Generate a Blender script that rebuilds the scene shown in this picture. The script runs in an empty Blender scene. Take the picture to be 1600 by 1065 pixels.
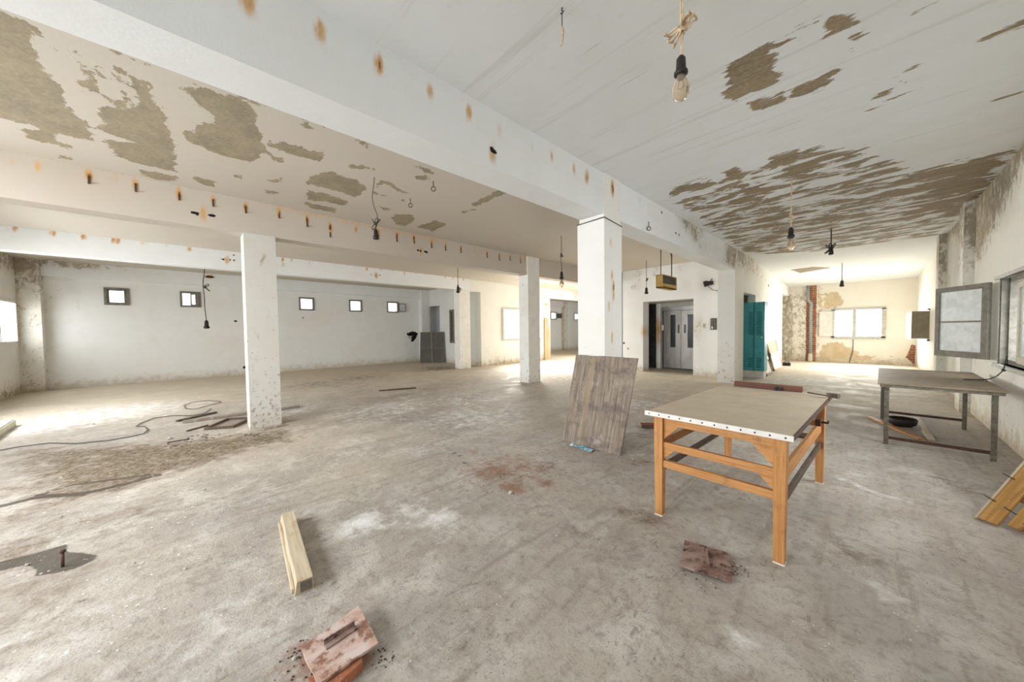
import bpy, math, random
import numpy as np
from mathutils import Vector, Matrix

random.seed(7)
SC = bpy.context.scene
COL = SC.collection
D = bpy.data
R_ = math.radians

# ---------------------------------------------------------------- camera
F = 528.9
YAW, PITCH, ROLL, CH = R_(46.54), R_(-1.83), R_(-0.736), 1.5
_f = Vector((-math.sin(YAW)*math.cos(PITCH), math.cos(YAW)*math.cos(PITCH), math.sin(PITCH)))
_r0 = Vector((math.cos(YAW), math.sin(YAW), 0)); _u0 = _r0.cross(_f)
_r = _r0*math.cos(ROLL) + _u0*math.sin(ROLL)
_u = -_r0*math.sin(ROLL) + _u0*math.cos(ROLL)
CAM = Vector((0, 0, CH))
cd = D.cameras.new('camera'); cam = D.objects.new('camera', cd); COL.objects.link(cam)
cd.sensor_width = 36; cd.lens = F*36/1600; cd.clip_start = 0.05; cd.clip_end = 300
cam.matrix_world = Matrix(((_r.x, _u.x, -_f.x, CAM.x), (_r.y, _u.y, -_f.y, CAM.y), (_r.z, _u.z, -_f.z, CAM.z), (0, 0, 0, 1)))
SC.camera = cam
# ---------------------------------------------------------------- world, daylight, exposure
W = D.worlds.new('world'); SC.world = W; W.use_nodes = True
bg = W.node_tree.nodes['Background']; bg.inputs[0].default_value = (0.93, 0.97, 1.0, 1); bg.inputs[1].default_value = 2.2
SC.view_settings.view_transform = 'Standard'; SC.view_settings.look = 'None'
SC.view_settings.exposure = 0.45; SC.view_settings.gamma = 1; SC.view_settings.use_curve_mapping = False
SC.cycles.max_bounces = 12; SC.cycles.diffuse_bounces = 8; SC.cycles.sample_clamp_indirect = 8
SC.cycles.caustics_reflective = False; SC.cycles.caustics_refractive = False

def daylight(name, loc, aim, w, h, power, col=(0.95, 0.975, 1.0)):
    l = D.lights.new(name, 'AREA'); l.shape = 'RECTANGLE'; l.size = w; l.size_y = h; l.energy = power; l.color = col; l.spread = R_(150)
    o = D.objects.new(name, l); COL.objects.link(o); o.location = loc
    o.rotation_euler = Vector(aim).to_track_quat('-Z', 'Y').to_euler()
    return o
LW = -3.3        # left wall plane (y)
# sky light coming in through the window openings (each light fills its opening)
for (xc, zc, w, h, p) in [(-14.2, 1.9, 2.1, 1.1, 28), (-10.1, 1.95, 2.6, 1.6, 160), (-5.4, 2.25, 1.5, 1.5, 160), (-2.2, 1.95, 2.2, 1.6, 120)]:
    daylight('daylight', (xc, LW-0.3, zc), (0, 1, -0.5), w, h, p)
daylight('daylight', (-0.3, 19.62, 1.6), (0, -1, -0.45), 1.3, 1.1, 190, (1, .97, .9))
daylight('daylight', (1.75, 5.9, 1.55), (-1, 0, -0.5), 3.4, 1.0, 70)
daylight('daylight', (1.75, 16.2, 1.5), (-1, 0, -0.45), 1.6, 1.0, 130, (1, .97, .9))
daylight('daylight', (-11.5, 11.2, 1.8), (1, 0, -0.45), 2.2, 1.2, 360, (1, .97, .9))
daylight('daylight', (-9.0, 16.9, 2.0), (0, -1, -0.45), 2.0, 1.6, 230, (1, .97, .9))

# ---------------------------------------------------------------- pixel (1600x1065) -> point on a world plane
def ray(x, y): return _f*F + _r*(x-800) - _u*(y-532.5)
def hit(x, y, ax, v):
    d = ray(x, y); t = (v-CAM[ax])/d[ax]
    return CAM + d*t
def fl(x, y, z=0.0): return hit(x, y, 2, z)

# ---------------------------------------------------------------- node helpers
class NT:
    def __init__(s, name, rough=0.8):
        s.m = D.materials.new(name); s.m.use_nodes = True
        s.t = s.m.node_tree; s.n = s.t.nodes; s.l = s.t.links
        s.b = s.n['Principled BSDF']; s.b.inputs['Roughness'].default_value = rough
        s.b.inputs['Specular IOR Level'].default_value = 0.3
    def add(s, ty, **k):
        n = s.n.new(ty)
        for a, v in k.items(): setattr(n, a, v)
        return n
    def put(s, inp, v):
        if isinstance(v, bpy.types.NodeSocket): s.l.new(v, inp)
        elif isinstance(v, (tuple, list)) and len(v) == 3 and inp.type == 'RGBA': inp.default_value = (*v, 1)
        else: inp.default_value = v
    def pos(s): return s.add('ShaderNodeNewGeometry').outputs['Position']
    def obj(s): return s.add('ShaderNodeTexCoord').outputs['Object']
    def scale(s, v, sc):
        n = s.add('ShaderNodeMapping'); s.put(n.inputs['Vector'], v); n.inputs['Scale'].default_value = sc; return n.outputs[0]
    def noise(s, v, scale=5, detail=4, rough=.55, dist=0):
        n = s.add('ShaderNodeTexNoise'); s.put(n.inputs['Vector'], v)
        n.inputs['Scale'].default_value = scale; n.inputs['Detail'].default_value = detail
        n.inputs['Roughness'].default_value = rough; n.inputs['Distortion'].default_value = dist
        return n.outputs['Fac']
    def vor(s, v, scale=5, feat='F1'):
        n = s.add('ShaderNodeTexVoronoi', feature=feat); s.put(n.inputs['Vector'], v); n.inputs['Scale'].default_value = scale
        return n.outputs['Distance']
    def math(s, op, a, b=0.0, c=None, clamp=False):
        n = s.add('ShaderNodeMath', operation=op); n.use_clamp = clamp
        s.put(n.inputs[0], a); s.put(n.inputs[1], b)
        if c is not None: s.put(n.inputs[2], c)
        return n.outputs[0]
    def ramp(s, v, lo, hi, a=0.0, b=1.0, smooth=True):
        n = s.add('ShaderNodeMapRange'); n.interpolation_type = 'SMOOTHSTEP' if smooth else 'LINEAR'; n.clamp = True
        s.put(n.inputs[0], v); s.put(n.inputs[1], lo); s.put(n.inputs[2], hi); s.put(n.inputs[3], a); s.put(n.inputs[4], b)
        return n.outputs[0]
    def mix(s, f, a, b, mode='MIX'):
        n = s.add('ShaderNodeMix', data_type='RGBA', blend_type=mode)
        s.put(n.inputs[0], f); s.put(n.inputs[6], a); s.put(n.inputs[7], b); return n.outputs[2]
    def attr(s, name): return s.add('ShaderNodeAttribute', attribute_name=name).outputs['Fac']
    def sep(s, v):
        n = s.add('ShaderNodeSeparateXYZ'); s.put(n.inputs[0], v); return n.outputs
    def bump(s, h, strength=.3, dist=.01):
        n = s.add('ShaderNodeBump'); s.put(n.inputs['Height'], h); n.inputs['Strength'].default_value = strength; n.inputs['Distance'].default_value = dist
        s.l.new(n.outputs[0], s.b.inputs['Normal'])
    def col(s, v): s.put(s.b.inputs['Base Color'], v)
    def rough(s, v): s.put(s.b.inputs['Roughness'], v)

MAT = {}
def plaster(name, base=(.82, .815, .79), warm=(.77, .72, .62), streak=(1, 1, 1), speck=.5, splash=.6,
            peelcol=(.40, .37, .27), peelcol2=(.30, .28, .21), edge=.10, wear=0.0):
    n = NT(name, .85); P = n.pos(); z = n.sep(P)[2]
    lo = n.noise(P, .7, 3); mid = n.noise(P, 3.0, 5, .6)
    c = n.mix(n.ramp(lo, .48, .78, 0, .5), base, warm)
    c = n.mix(n.ramp(mid, .35, .75, 0, .10), c, (.55, .53, .48))
    fine = n.noise(P, 38, 5, .7)
    # specks and chips: denser low down
    dens = n.ramp(z, 0.0, 1.6, .11, 0.0, False)
    chips = n.noise(P, 17, 6, .65)
    thr = n.math('SUBTRACT', .735 - .06*wear, n.math('MULTIPLY', dens, speck))
    mk = n.ramp(chips, thr, n.math('ADD', thr, .02))
    c = n.mix(n.math('MULTIPLY', mk, .75), c, (.30, .25, .19))
    vs = n.noise(n.scale(P, (9, 9, 1.1)), 1.0, 5, .65)
    c = n.mix(n.ramp(vs, .60, .80, 0, .25 + .3*wear), c, (.50, .42, .32))
    # dirt splashed at the foot of the wall
    sp = n.math('ADD', z, n.math('MULTIPLY', n.math('SUBTRACT', n.noise(P, 6, 6, .7), .5), .9))
    c = n.mix(n.ramp(sp, .30, -.05, 0, splash), c, (.45, .36, .24))
    # mould
    mo = n.attr('mold'); mn = n.noise(n.scale(P, (1, 1, .7)), 7.5, 10, .78, .5)
    mm = n.ramp(n.math('ADD', mn, n.math('MULTIPLY', mo, .28)), .64, .80)
    mm = n.math('MULTIPLY', mm, n.ramp(mo, 0.0, .25))
    c = n.mix(n.math('MULTIPLY', mm, .85), c, (.22, .175, .115))
    c = n.mix(n.math('MULTIPLY', mo, n.ramp(mid, .3, .7, .1, .5)), c, (.52, .45, .33))
    # peeled paint (signed distance stored as value-0.3)
    sd = n.math('SUBTRACT', n.attr('peel'), .3)
    n1 = n.noise(n.scale(P, streak), 7, 8, .68, .3); n2 = n.noise(P, 45, 4, .6)
    dd = n.math('ADD', sd, n.math('MULTIPLY', n.math('SUBTRACT', n1, .5), edge*2.2))
    dd = n.math('ADD', dd, n.math('MULTIPLY', n.math('SUBTRACT', n2, .5), .03))
    zone = n.attr('zone')
    zs = n.noise(n.scale(P, (1.0, 2.0, 1.0)), 2.0, 9, .64, .6)
    zs2 = n.noise(n.scale(P, (.35, 7, 1.0)), 2.0, 6, .62, .4)
    zz = n.math('ADD', n.math('MULTIPLY', zs, .68), n.math('MULTIPLY', zs2, .32))
    pk = n.ramp(n.math('ADD', zz, n.math('MULTIPLY', zone, .30)), .752, .765)
    pk = n.math('MULTIPLY', pk, n.ramp(zone, 0.0, .1))
    pm = n.math('MAXIMUM', n.ramp(dd, -.004, .004), pk)
    pc = n.mix(n.ramp(n.noise(n.scale(P, streak), 3.2, 6, .7), .35, .65), peelcol, peelcol2)
    pc = n.mix(n.ramp(fine, .4, .7, 0, .35), pc, (.5, .45, .36))
    c = n.mix(pm, c, pc)
    # rust
    ru = n.attr('rust'); rn = n.noise(n.scale(P, (1, 1, .4)), 22, 5, .65)
    rv = n.math('MULTIPLY', ru, n.ramp(rn, .25, .65, .45, 1.15))
    c = n.mix(n.ramp(rv, .04, .42, 0, .9), c, (.62, .36, .14))
    c = n.mix(n.ramp(rv, .45, .75), c, (.10, .045, .02))
    c = n.mix(n.ramp(n.attr('hole'), .45, .6), c, (.01, .008, .006))
    # exposed brick
    br = n.math('ADD', n.attr('brick'), n.math('MULTIPLY', n.math('SUBTRACT', n.noise(P, 9, 5), .5), .35))
    bt = n.add('ShaderNodeTexBrick'); cm = n.add('ShaderNodeCombineXYZ'); sx = n.sep(P)
    n.put(cm.inputs[0], n.math('ADD', sx[0], sx[1])); n.put(cm.inputs[1], sx[2]); n.put(bt.inputs['Vector'], cm.outputs[0])
    bt.inputs['Scale'].default_value = 1; bt.inputs['Brick Width'].default_value = .24; bt.inputs['Row Height'].default_value = .09
    bt.inputs['Mortar Size'].default_value = .012
    bt.inputs['Color1'].default_value = (.42, .13, .055, 1); bt.inputs['Color2'].default_value = (.30, .10, .05, 1); bt.inputs['Mortar'].default_value = (.40, .33, .25, 1)
    c = n.mix(n.ramp(br, .48, .52), c, n.mix(n.ramp(mid, .4, .6, 0, .5), bt.outputs['Color'], (.17, .07, .04)))
    if speck == 0 and streak[0] < 1:
        sk = n.noise(n.scale(P, (.3, 9, 1)), 1.3, 5, .6, .5); c = n.mix(n.ramp(sk, .56, .72, 0, .28), c, (.42, .39, .33))
        sk = n.noise(n.scale(P, (.5, 14, 1)), 2.0, 4, .6); c = n.mix(n.math('MULTIPLY', n.ramp(sk, .66, .72), n.ramp(lo, .45, .6, 0, .6)), c, (.30, .26, .2))
    n.col(c)
    h = n.math('ADD', n.math('MULTIPLY', fine, .25), n.math('MULTIPLY', mid, .8))
    h = n.math('SUBTRACT', h, n.math('MULTIPLY', pm, .5)); h = n.math('SUBTRACT', h, n.math('MULTIPLY', mk, .5))
    n.bump(h, .35, .012)
    MAT[name] = n.m; return n.m

plaster('wall plaster', base=(.81, .82, .81), warm=(.78, .74, .65))
plaster('wall plaster dirty', base=(.78, .77, .72), splash=.8, speck=.9, wear=.6, peelcol=(.48, .36, .2), peelcol2=(.36, .27, .17), edge=.2)
plaster('column plaster shaded', base=(.64, .63, .60), warm=(.60, .57, .51), speck=1.3, splash=.3, wear=1.0)  # darker copy of the column plaster; the second column's shade is in the colour
plaster('column plaster', speck=1.0, splash=.25, wear=.8)
plaster('ceiling plaster', base=(.57, .525, .455), warm=(.55, .495, .41), speck=0, splash=0, streak=(1, 1.4, 1), edge=.12, peelcol=(.34, .285, .19), peelcol2=(.26, .22, .155))  # left-bay copy, base darkened so the bay's dim light sits in the paint
plaster('ceiling streaked', base=(.77, .795, .81), warm=(.72, .73, .71), speck=0, splash=0, streak=(.35, 2.6, 1), edge=.13,
        peelcol=(.31, .24, .145), peelcol2=(.215, .17, .11))
plaster('beam paint warm', base=(.56, .505, .44), warm=(.54, .45, .35), speck=.2, splash=0, wear=-.5)  # rusty stain tint, darkened further to paint in the face's shade
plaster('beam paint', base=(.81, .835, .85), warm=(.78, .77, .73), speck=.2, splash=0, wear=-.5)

def m_floor():
    n = NT('dusty concrete', .82); P = n.pos()
    a = n.noise(P, .55, 5, .6, .4); b = n.noise(P, 2.2, 7, .62, .5); f = n.noise(P, 14, 7, .7); g = n.noise(P, 70, 4, .65)
    st = n.noise(n.scale(P, (1, .28, 1)), 3.2, 6, .65, 1.0)
    c = n.mix(n.ramp(a, .35, .65), (.43, .385, .33), (.355, .325, .288))
    c = n.mix(n.ramp(b, .42, .68, 0, .7), c, (.58, .55, .50))
    c = n.mix(n.ramp(st, .50, .70, 0, .45), c, (.29, .245, .195))
    s3 = n.noise(n.scale(P, (1, .12, 1)), 9, 6, .7, .4); c = n.mix(n.math('MULTIPLY', n.ramp(s3, .52, .66, 0, .5), n.ramp(a, .3, .6, .2, 1)), c, (.22, .175, .13))
    c = n.mix(n.ramp(f, .47, .68, 0, .55), c, (.21, .18, .145))
    cl = n.noise(n.scale(P, (1, .5, 1)), 30, 6, .75, .6); cm_ = n.ramp(n.noise(P, 1.6, 5, .6), .45, .6)
    c = n.mix(n.math('MULTIPLY', n.ramp(cl, .54, .64, 0, .6), cm_), c, (.15, .12, .09))
    c = n.mix(n.ramp(g, .52, .72, 0, .5), c, (.18, .15, .12))
    w = n.attr('warm'); c = n.mix(n.math('MULTIPLY', w, n.ramp(b, .2, .8, .6, 1)), c, (.64, .55, .41))
    dk = n.attr('dark'); dn = n.ramp(n.math('ADD', n.noise(P, 5, 7, .7, .5), n.math('MULTIPLY', dk, .46)), .58, .92)
    c = n.mix(n.math('MULTIPLY', dn, n.ramp(dk, 0, .6)), c, n.mix(n.ramp(n.noise(P, 20, 7, .75), .4, .6), (.26, .205, .14), (.10, .072, .045)))
    dl = n.attr('wet'); dv = n.ramp(n.math('ADD', dl, n.math('MULTIPLY', n.math('SUBTRACT', n.noise(P, 13, 5), .5), .35)), .42, .55)
    c = n.mix(n.math('MULTIPLY', dv, .85), c, (.06, .048, .033))
    rd = n.attr('red'); rv = n.ramp(n.math('ADD', n.noise(P, 9, 7, .7), n.math('MULTIPLY', rd, .5)), .62, .95)
    c = n.mix(n.math('MULTIPLY', rv, n.ramp(rd, 0, .3)), c, (.27, .155, .105))
    li = n.attr('light'); lv = n.ramp(n.math('ADD', n.noise(P, 6, 8, .7, .3), n.math('MULTIPLY', li, .5)), .60, .95)
    c = n.mix(n.math('MULTIPLY', lv, n.ramp(li, 0, .35, 0, .85)), c, (.76, .76, .75))  # pale stains plus painted brightness of the window-lit floor
    # grit: light and dark crumbs
    v = n.vor(P, 26); k = n.ramp(n.noise(P, 3.1, 3), .5, .62)
    c = n.mix(n.math('MULTIPLY', n.ramp(v, .13, .08), k), c, (.72, .70, .66))
    v2 = n.vor(n.scale(P, (1.3, 1, 1)), 33); k2 = n.ramp(n.noise(P, 1.9, 4), .47, .6)
    c = n.mix(n.math('MULTIPLY', n.ramp(v2, .14, .09), k2), c, (.12, .10, .08))
    n.col(c)
    h = n.math('ADD', n.math('MULTIPLY', f, .7), n.math('MULTIPLY', g, .35)); h = n.math('ADD', h, b)
    n.bump(h, .5, .02); n.rough(n.ramp(b, .3, .7, .6, .9)); MAT['floor'] = n.m
m_floor()

def simple(name, c1, c2, scale=8, rough=.6, metal=0, bump=.2, sc=(1, 1, 1), c3=None, t3=.6, trans=0):
    n = NT(name, rough); P = n.scale(n.obj(), sc)
    a = n.noise(P, scale, 6, .65, .3)
    c = n.mix(n.ramp(a, .35, .65), c1, c2)
    if c3: c = n.mix(n.ramp(n.noise(P, scale*2.3, 6, .7), t3, t3+.12), c, c3)
    n.col(c); n.b.inputs['Metallic'].default_value = metal
    if bump: n.bump(a, bump, .005)
    MAT[name] = n.m; return n.m
def wood(name, c1, c2, c3, ax, fr=60, rough=.6):
    for k, axn in enumerate('xyz'):
        n = NT(name+' '+axn, rough); s = [fr, fr, fr]; s[k] = fr*.04
        P = n.obj(); g = n.noise(n.scale(P, s), 1, 5, .6, .6)
        c = n.mix(n.ramp(g, .35, .65), c1, c2)
        d = n.noise(P, 9, 6, .7); c = n.mix(n.ramp(d, .52, .72, 0, .8), c, c3)
        n.col(c); n.bump(g, .25, .004); MAT[name+' '+axn] = n.m
wood('honey wood', (.56, .285, .105), (.44, .20, .066), (.30, .14, .06), 0)
wood('pale wood', (.55, .47, .345), (.44, .36, .25), (.38, .27, .16), 0)
wood('grey wood', (.34, .29, .235), (.22, .185, .15), (.50, .46, .41), 0, 45)
wood('pallet wood', (.52, .30, .10), (.38, .20, .06), (.15, .08, .035), 0, 40)
wood('red wood', (.20, .075, .045), (.13, .05, .033), (.09, .05, .04), 0, 40)
wood('dark wood', (.12, .085, .06), (.075, .055, .04), (.2, .15, .11), 0, 50)
simple('hardboard', (.56, .475, .36), (.50, .415, .305), 6, .55, c3=(.55, .5, .42), t3=.62)
simple('edging', (.80, .79, .76), (.72, .70, .66), 14, .5, c3=(.35, .28, .2), t3=.68)
simple('rusty metal', (.115, .065, .045), (.07, .045, .035), 22, .7, .3, c3=(.26, .11, .05), t3=.55)
simple('iron plate', (.36, .26, .23), (.20, .115, .09), 9, .75, .1, c3=(.08, .045, .035), t3=.52)
simple('plate dusty', (.60, .50, .46), (.46, .29, .23), 6, .75, .1, c3=(.25, .13, .09), t3=.50)
simple('brick dust', (.42, .16, .08), (.30, .12, .07), 14, .9, c3=(.55, .42, .35))
simple('table top metal', (.27, .21, .14), (.19, .15, .10), 7, .6, c3=(.33, .28, .22), t3=.6)
simple('painted metal', (.20, .185, .145), (.13, .115, .09), 16, .6, .2, c3=(.30, .27, .2), t3=.55)
simple('black', (.02, .018, .016), (.035, .03, .027), 12, .5)
simple('wire dark', (.07, .055, .045), (.04, .035, .03), 20, .6)
simple('wire cream', (.66, .53, .36), (.50, .36, .22), 30, .6)
simple('wire bright', (.75, .74, .72), (.6, .58, .55), 30, .5)
simple('steel door', (.33, .32, .30), (.25, .24, .225), 5, .38, .75, sc=(1, 1, .3), c3=(.19, .17, .15), t3=.6)
simple('steel dark', (.10, .10, .10), (.065, .065, .07), 4, .5, .3)
simple('void dark', (.022, .024, .027), (.04, .042, .045), 3, .8)
simple('door glass', (.012, .014, .016), (.02, .022, .024), 3, .25)
simple('teal paint', (.06, .35, .39), (.045, .29, .33), 4, .45, .0, c3=(.02, .15, .17), t3=.64)
simple('teal shade', (.015, .12, .13), (.012, .09, .10), 4, .6)
simple('yellow paint', (.50, .32, .07), (.38, .24, .06), 8, .55, c3=(.2, .12, .04))
simple('window paint grey', (.23, .215, .18), (.155, .145, .12), 13, .65, c3=(.36, .34, .29), t3=.6)
simple('window paint light', (.55, .55, .51), (.43, .42, .38), 13, .6, c3=(.25, .22, .17), t3=.62)
simple('window paint cream', (.60, .57, .47), (.50, .47, .37), 11, .6, c3=(.33, .27, .19), t3=.62)
simple('shutter drab', (.26, .23, .165), (.21, .185, .13), 6, .6)
simple('aluminium', (.30, .29, .26), (.22, .21, .18), 9, .45, .4)
simple('grey panel', (.115, .105, .09), (.085, .08, .07), 5, .6, c3=(.16, .14, .12), t3=.6)
simple('pvc pipe', (.36, .38, .40), (.28, .30, .32), 5, .45)
simple('plywood', (.50, .37, .22), (.42, .30, .17), 5, .7, sc=(1, 1, .2))
simple('white plastic', (.75, .74, .7), (.66, .65, .6), 6, .45)
simple('blue paper', (.16, .42, .52), (.10, .30, .42), 12, .7, c3=(.72, .75, .74), t3=.5)
simple('stone', (.55, .51, .45), (.40, .36, .31), 12, .9)
simple('door grey', (.52, .54, .56), (.46, .48, .50), 3, .6)
def m_glass():
    n = NT('bulb glass', .12); n.col((.93, .76, .58)); n.b.inputs['Transmission Weight'].default_value = .8; n.b.inputs['IOR'].default_value = 1.08
    n.b.inputs['Specular IOR Level'].default_value = .8; MAT['bulb glass'] = n.m
    n = NT('frosted pane', .5); P = n.obj(); a = n.noise(P, 7, 8, .7, 1.2)
    n.col(n.mix(n.ramp(a, .35, .7), (.86, .90, .92), (.66, .72, .72))); n.b.inputs['Transmission Weight'].default_value = .25
    n.b.inputs['IOR'].default_value = 1.2; MAT['frosted pane'] = n.m
    n = NT('clear pane', .03); n.col((.96, .98, 1)); n.b.inputs['Transmission Weight'].default_value = 1; n.b.inputs['IOR'].default_value = 1.02; MAT['clear pane'] = n.m
m_glass()
def m_board():
    n = NT('weathered board', .85); P = n.obj()
    g = n.noise(n.scale(P, (42, 42, 2.0)), 1, 6, .7, .6); h = n.noise(n.scale(P, (1.5, 1, 2.2)), 2.4, 8, .72, .4)
    c = n.mix(n.ramp(g, .35, .68), (.33, .275, .22), (.16, .13, .10))
    c = n.mix(n.ramp(h, .47, .62, 0, .8), c, (.15, .12, .105))
    c = n.mix(n.ramp(n.noise(P, 3.2, 6, .7), .56, .7, 0, .6), c, (.46, .41, .36))
    w = n.noise(n.scale(P, (1, 1, .06)), 5.5, 3); c = n.mix(n.ramp(w, .56, .70, 0, .35), c, (.44, .32, .19))
    n.col(c); n.bump(g, .4, .006); MAT['weathered board'] = n.m
m_board()

# ---------------------------------------------------------------- object helpers
def tag(o, label=None, cat=None, group=None, kind=None):
    if label: o['label'] = label
    if cat: o['category'] = cat
    if group: o['group'] = group
    if kind: o['kind'] = kind
    return o
def thing(name, loc, label, cat, rz=0, group=None):
    o = D.objects.new(name, None); COL.objects.link(o); o.location = loc; o.rotation_euler = (0, 0, rz)
    o.empty_display_size = .1
    return tag(o, label, cat, group)
class MB:
    def __init__(s): s.v = []; s.f = []; s.sm = []
    def _a(s, vs, fs, smooth=False):
        o = len(s.v); s.v += [Vector(p) for p in vs]; s.f += [tuple(i+o for i in f) for f in fs]; s.sm += [smooth]*len(fs); return s
    def box(s, x0, x1, y0, y1, z0, z1):
        return s._a([(x0, y0, z0), (x1, y0, z0), (x1, y1, z0), (x0, y1, z0), (x0, y0, z1), (x1, y0, z1), (x1, y1, z1), (x0, y1, z1)],
                    [(0, 3, 2, 1), (4, 5, 6, 7), (0, 1, 5, 4), (1, 2, 6, 5), (2, 3, 7, 6), (3, 0, 4, 7)])
    def hexa(s, b, t):   # b, t : four corners each (ccw from above)
        return s._a(list(b)+list(t), [(0, 3, 2, 1), (4, 5, 6, 7), (0, 1, 5, 4), (1, 2, 6, 5), (2, 3, 7, 6), (3, 0, 4, 7)])
    def bar(s, p, q, w, h, up=(0, 0, 1)):
        p, q = Vector(p), Vector(q); d = (q-p).normalized(); up = Vector(up)
        if abs(d.dot(up)) > .98: up = Vector((1, 0, 0))
        a = d.cross(up).normalized()*w/2; b = a.cross(d).normalized()*h/2
        return s.hexa([p-a-b, p+a-b, q+a-b, q-a-b], [p-a+b, p+a+b, q+a+b, q-a+b])
    def prism(s, pts, n):   # polygon pts (3d, planar) extruded by vector n
        k = len(pts); n = Vector(n); a = [Vector(p) for p in pts]
        return s._a(a+[p+n for p in a], [tuple(range(k))[::-1], tuple(range(k, 2*k))]+[(i, (i+1) % k, (i+1) % k+k, i+k) for i in range(k)])
    def tube(s, pts, r, seg=8, closed=False):
        pts = [Vector(p) for p in pts]; n = len(pts); vs = []; fs = []
        prev = None
        for i, p in enumerate(pts):
            a = pts[i-1] if (i > 0 or closed) else p; b = pts[(i+1) % n] if (i < n-1 or closed) else p
            d = (b-a).normalized()
            if prev is None: prev = d.orthogonal().normalized()
            prev = (prev - d*prev.dot(d)).normalized(); q = d.cross(prev)
            rr = r[i] if isinstance(r, (list, tuple)) else r
            for k in range(seg):
                t = 2*math.pi*k/seg; vs.append(p + prev*math.cos(t)*rr + q*math.sin(t)*rr)
        for i in range(n if closed else n-1):
            j = (i+1) % n
            for k in range(seg): fs.append((i*seg+k, i*seg+(k+1) % seg, j*seg+(k+1) % seg, j*seg+k))
        if not closed: fs += [tuple(range(seg))[::-1], tuple((n-1)*seg+k for k in range(seg))]
        return s._a(vs, fs, True)
    def lathe(s, prof, c=(0, 0, 0), seg=20):
        vs = []; fs = []; c = Vector(c)
        for (r, z) in prof:
            for k in range(seg):
                t = 2*math.pi*k/seg; vs.append(c+Vector((r*math.cos(t), r*math.sin(t), z)))
        for i in range(len(prof)-1):
            for k in range(seg): fs.append((i*seg+k, i*seg+(k+1) % seg, (i+1)*seg+(k+1) % seg, (i+1)*seg+k))
        fs += [tuple(range(seg))[::-1], tuple((len(prof)-1)*seg+k for k in range(seg))]
        return s._a(vs, fs, True)
    def build(s, name, mat, parent=None, bevel=0, loc=None, rot=None):
        me = D.meshes.new(name); me.from_pydata([tuple(v) for v in s.v], [], s.f); me.update()
        me.polygons.foreach_set('use_smooth', s.sm); me.materials.append(MAT[mat] if isinstance(mat, str) else mat)
        o = D.objects.new(name, me); COL.objects.link(o)
        if parent: o.parent = parent
        if loc: o.location = loc
        if rot: o.rotation_euler = rot
        if bevel:
            b = o.modifiers.new('bevel', 'BEVEL'); b.width = bevel; b.segments = 2; b.limit_method = 'ANGLE'
        return o
def copy_tree(o, parent=None):
    c = o.copy(); COL.objects.link(c); c.parent = parent
    for ch in [x for x in D.objects if x.parent == o]: copy_tree(ch, c)
    return c
def wob(p, q, n, amp, seed=0, sag=0):
    rnd = random.Random(seed); p, q = Vector(p), Vector(q); out = []
    ph = [rnd.uniform(0, 6.28) for _ in range(4)]
    for i in range(n+1):
        t = i/n; e = math.sin(math.pi*t)
        out.append(p.lerp(q, t) + Vector((math.sin(5*t+ph[0])+.5*math.sin(11*t+ph[1]), math.sin(4*t+ph[2])+.5*math.sin(9*t+ph[3]), 0))*amp*e - Vector((0, 0, sag*e)))
    return out

# ---- painted structure: grids whose vertices carry stain values
def lines(a, b, step, extra=()):
    L = set(np.round(np.linspace(a, b, max(2, int(round((b-a)/step))+1)), 4)); L |= {round(e, 4) for e in extra if a < e < b}
    return np.array(sorted(L))
def grid_mesh(us, vs, fn, holes=(), thick=None, flip=False):
    nu, nv = len(us), len(vs); U, V = np.meshgrid(us, vs, indexing='ij')
    pts = fn(U.ravel(), V.ravel())
    i, j = np.meshgrid(np.arange(nu-1), np.arange(nv-1), indexing='ij'); i = i.ravel(); j = j.ravel()
    keep = np.ones(len(i), bool); cu = (us[i]+us[i+1])/2; cv = (vs[j]+vs[j+1])/2
    for (a, b, c, d) in holes: keep &= ~((cu > a) & (cu < b) & (cv > c) & (cv < d))
    i, j = i[keep], j[keep]
    fc = np.stack([i*nv+j, (i+1)*nv+j, (i+1)*nv+j+1, i*nv+j+1], 1)
    if flip: fc = fc[:, ::-1]
    if thick is not None:
        cnt = {}
        for f in fc.tolist():
            for k in range(4):
                e = (f[k], f[(k+1) % 4]); cnt[e] = cnt.get(e, 0)+1
        n = len(pts); rim = [(b, a, a+n, b+n) for (a, b) in cnt if (b, a) not in cnt]
        pts = np.concatenate([pts, pts+np.array(thick)]); fc = np.concatenate([fc, fc[:, ::-1]+n, np.array(rim)])
    return pts, fc
def struct(name, pts, fc, mat, paint=None, parent=None, kind='structure', label=None):
    me = D.meshes.new(name); me.from_pydata(pts.tolist(), [], fc.tolist() if hasattr(fc, 'tolist') else fc); me.update()
    me.materials.append(MAT[mat])
    if paint:
        for an, arr in paint(pts).items():
            a = me.attributes.new(an, 'FLOAT', 'POINT'); a.data.foreach_set('value', np.ascontiguousarray(arr, dtype=np.float32))
    o = D.objects.new(name, me); COL.objects.link(o)
    if kind: o['kind'] = kind
    if parent: o.parent = parent
    if label: o['label'] = label
    return o
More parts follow.
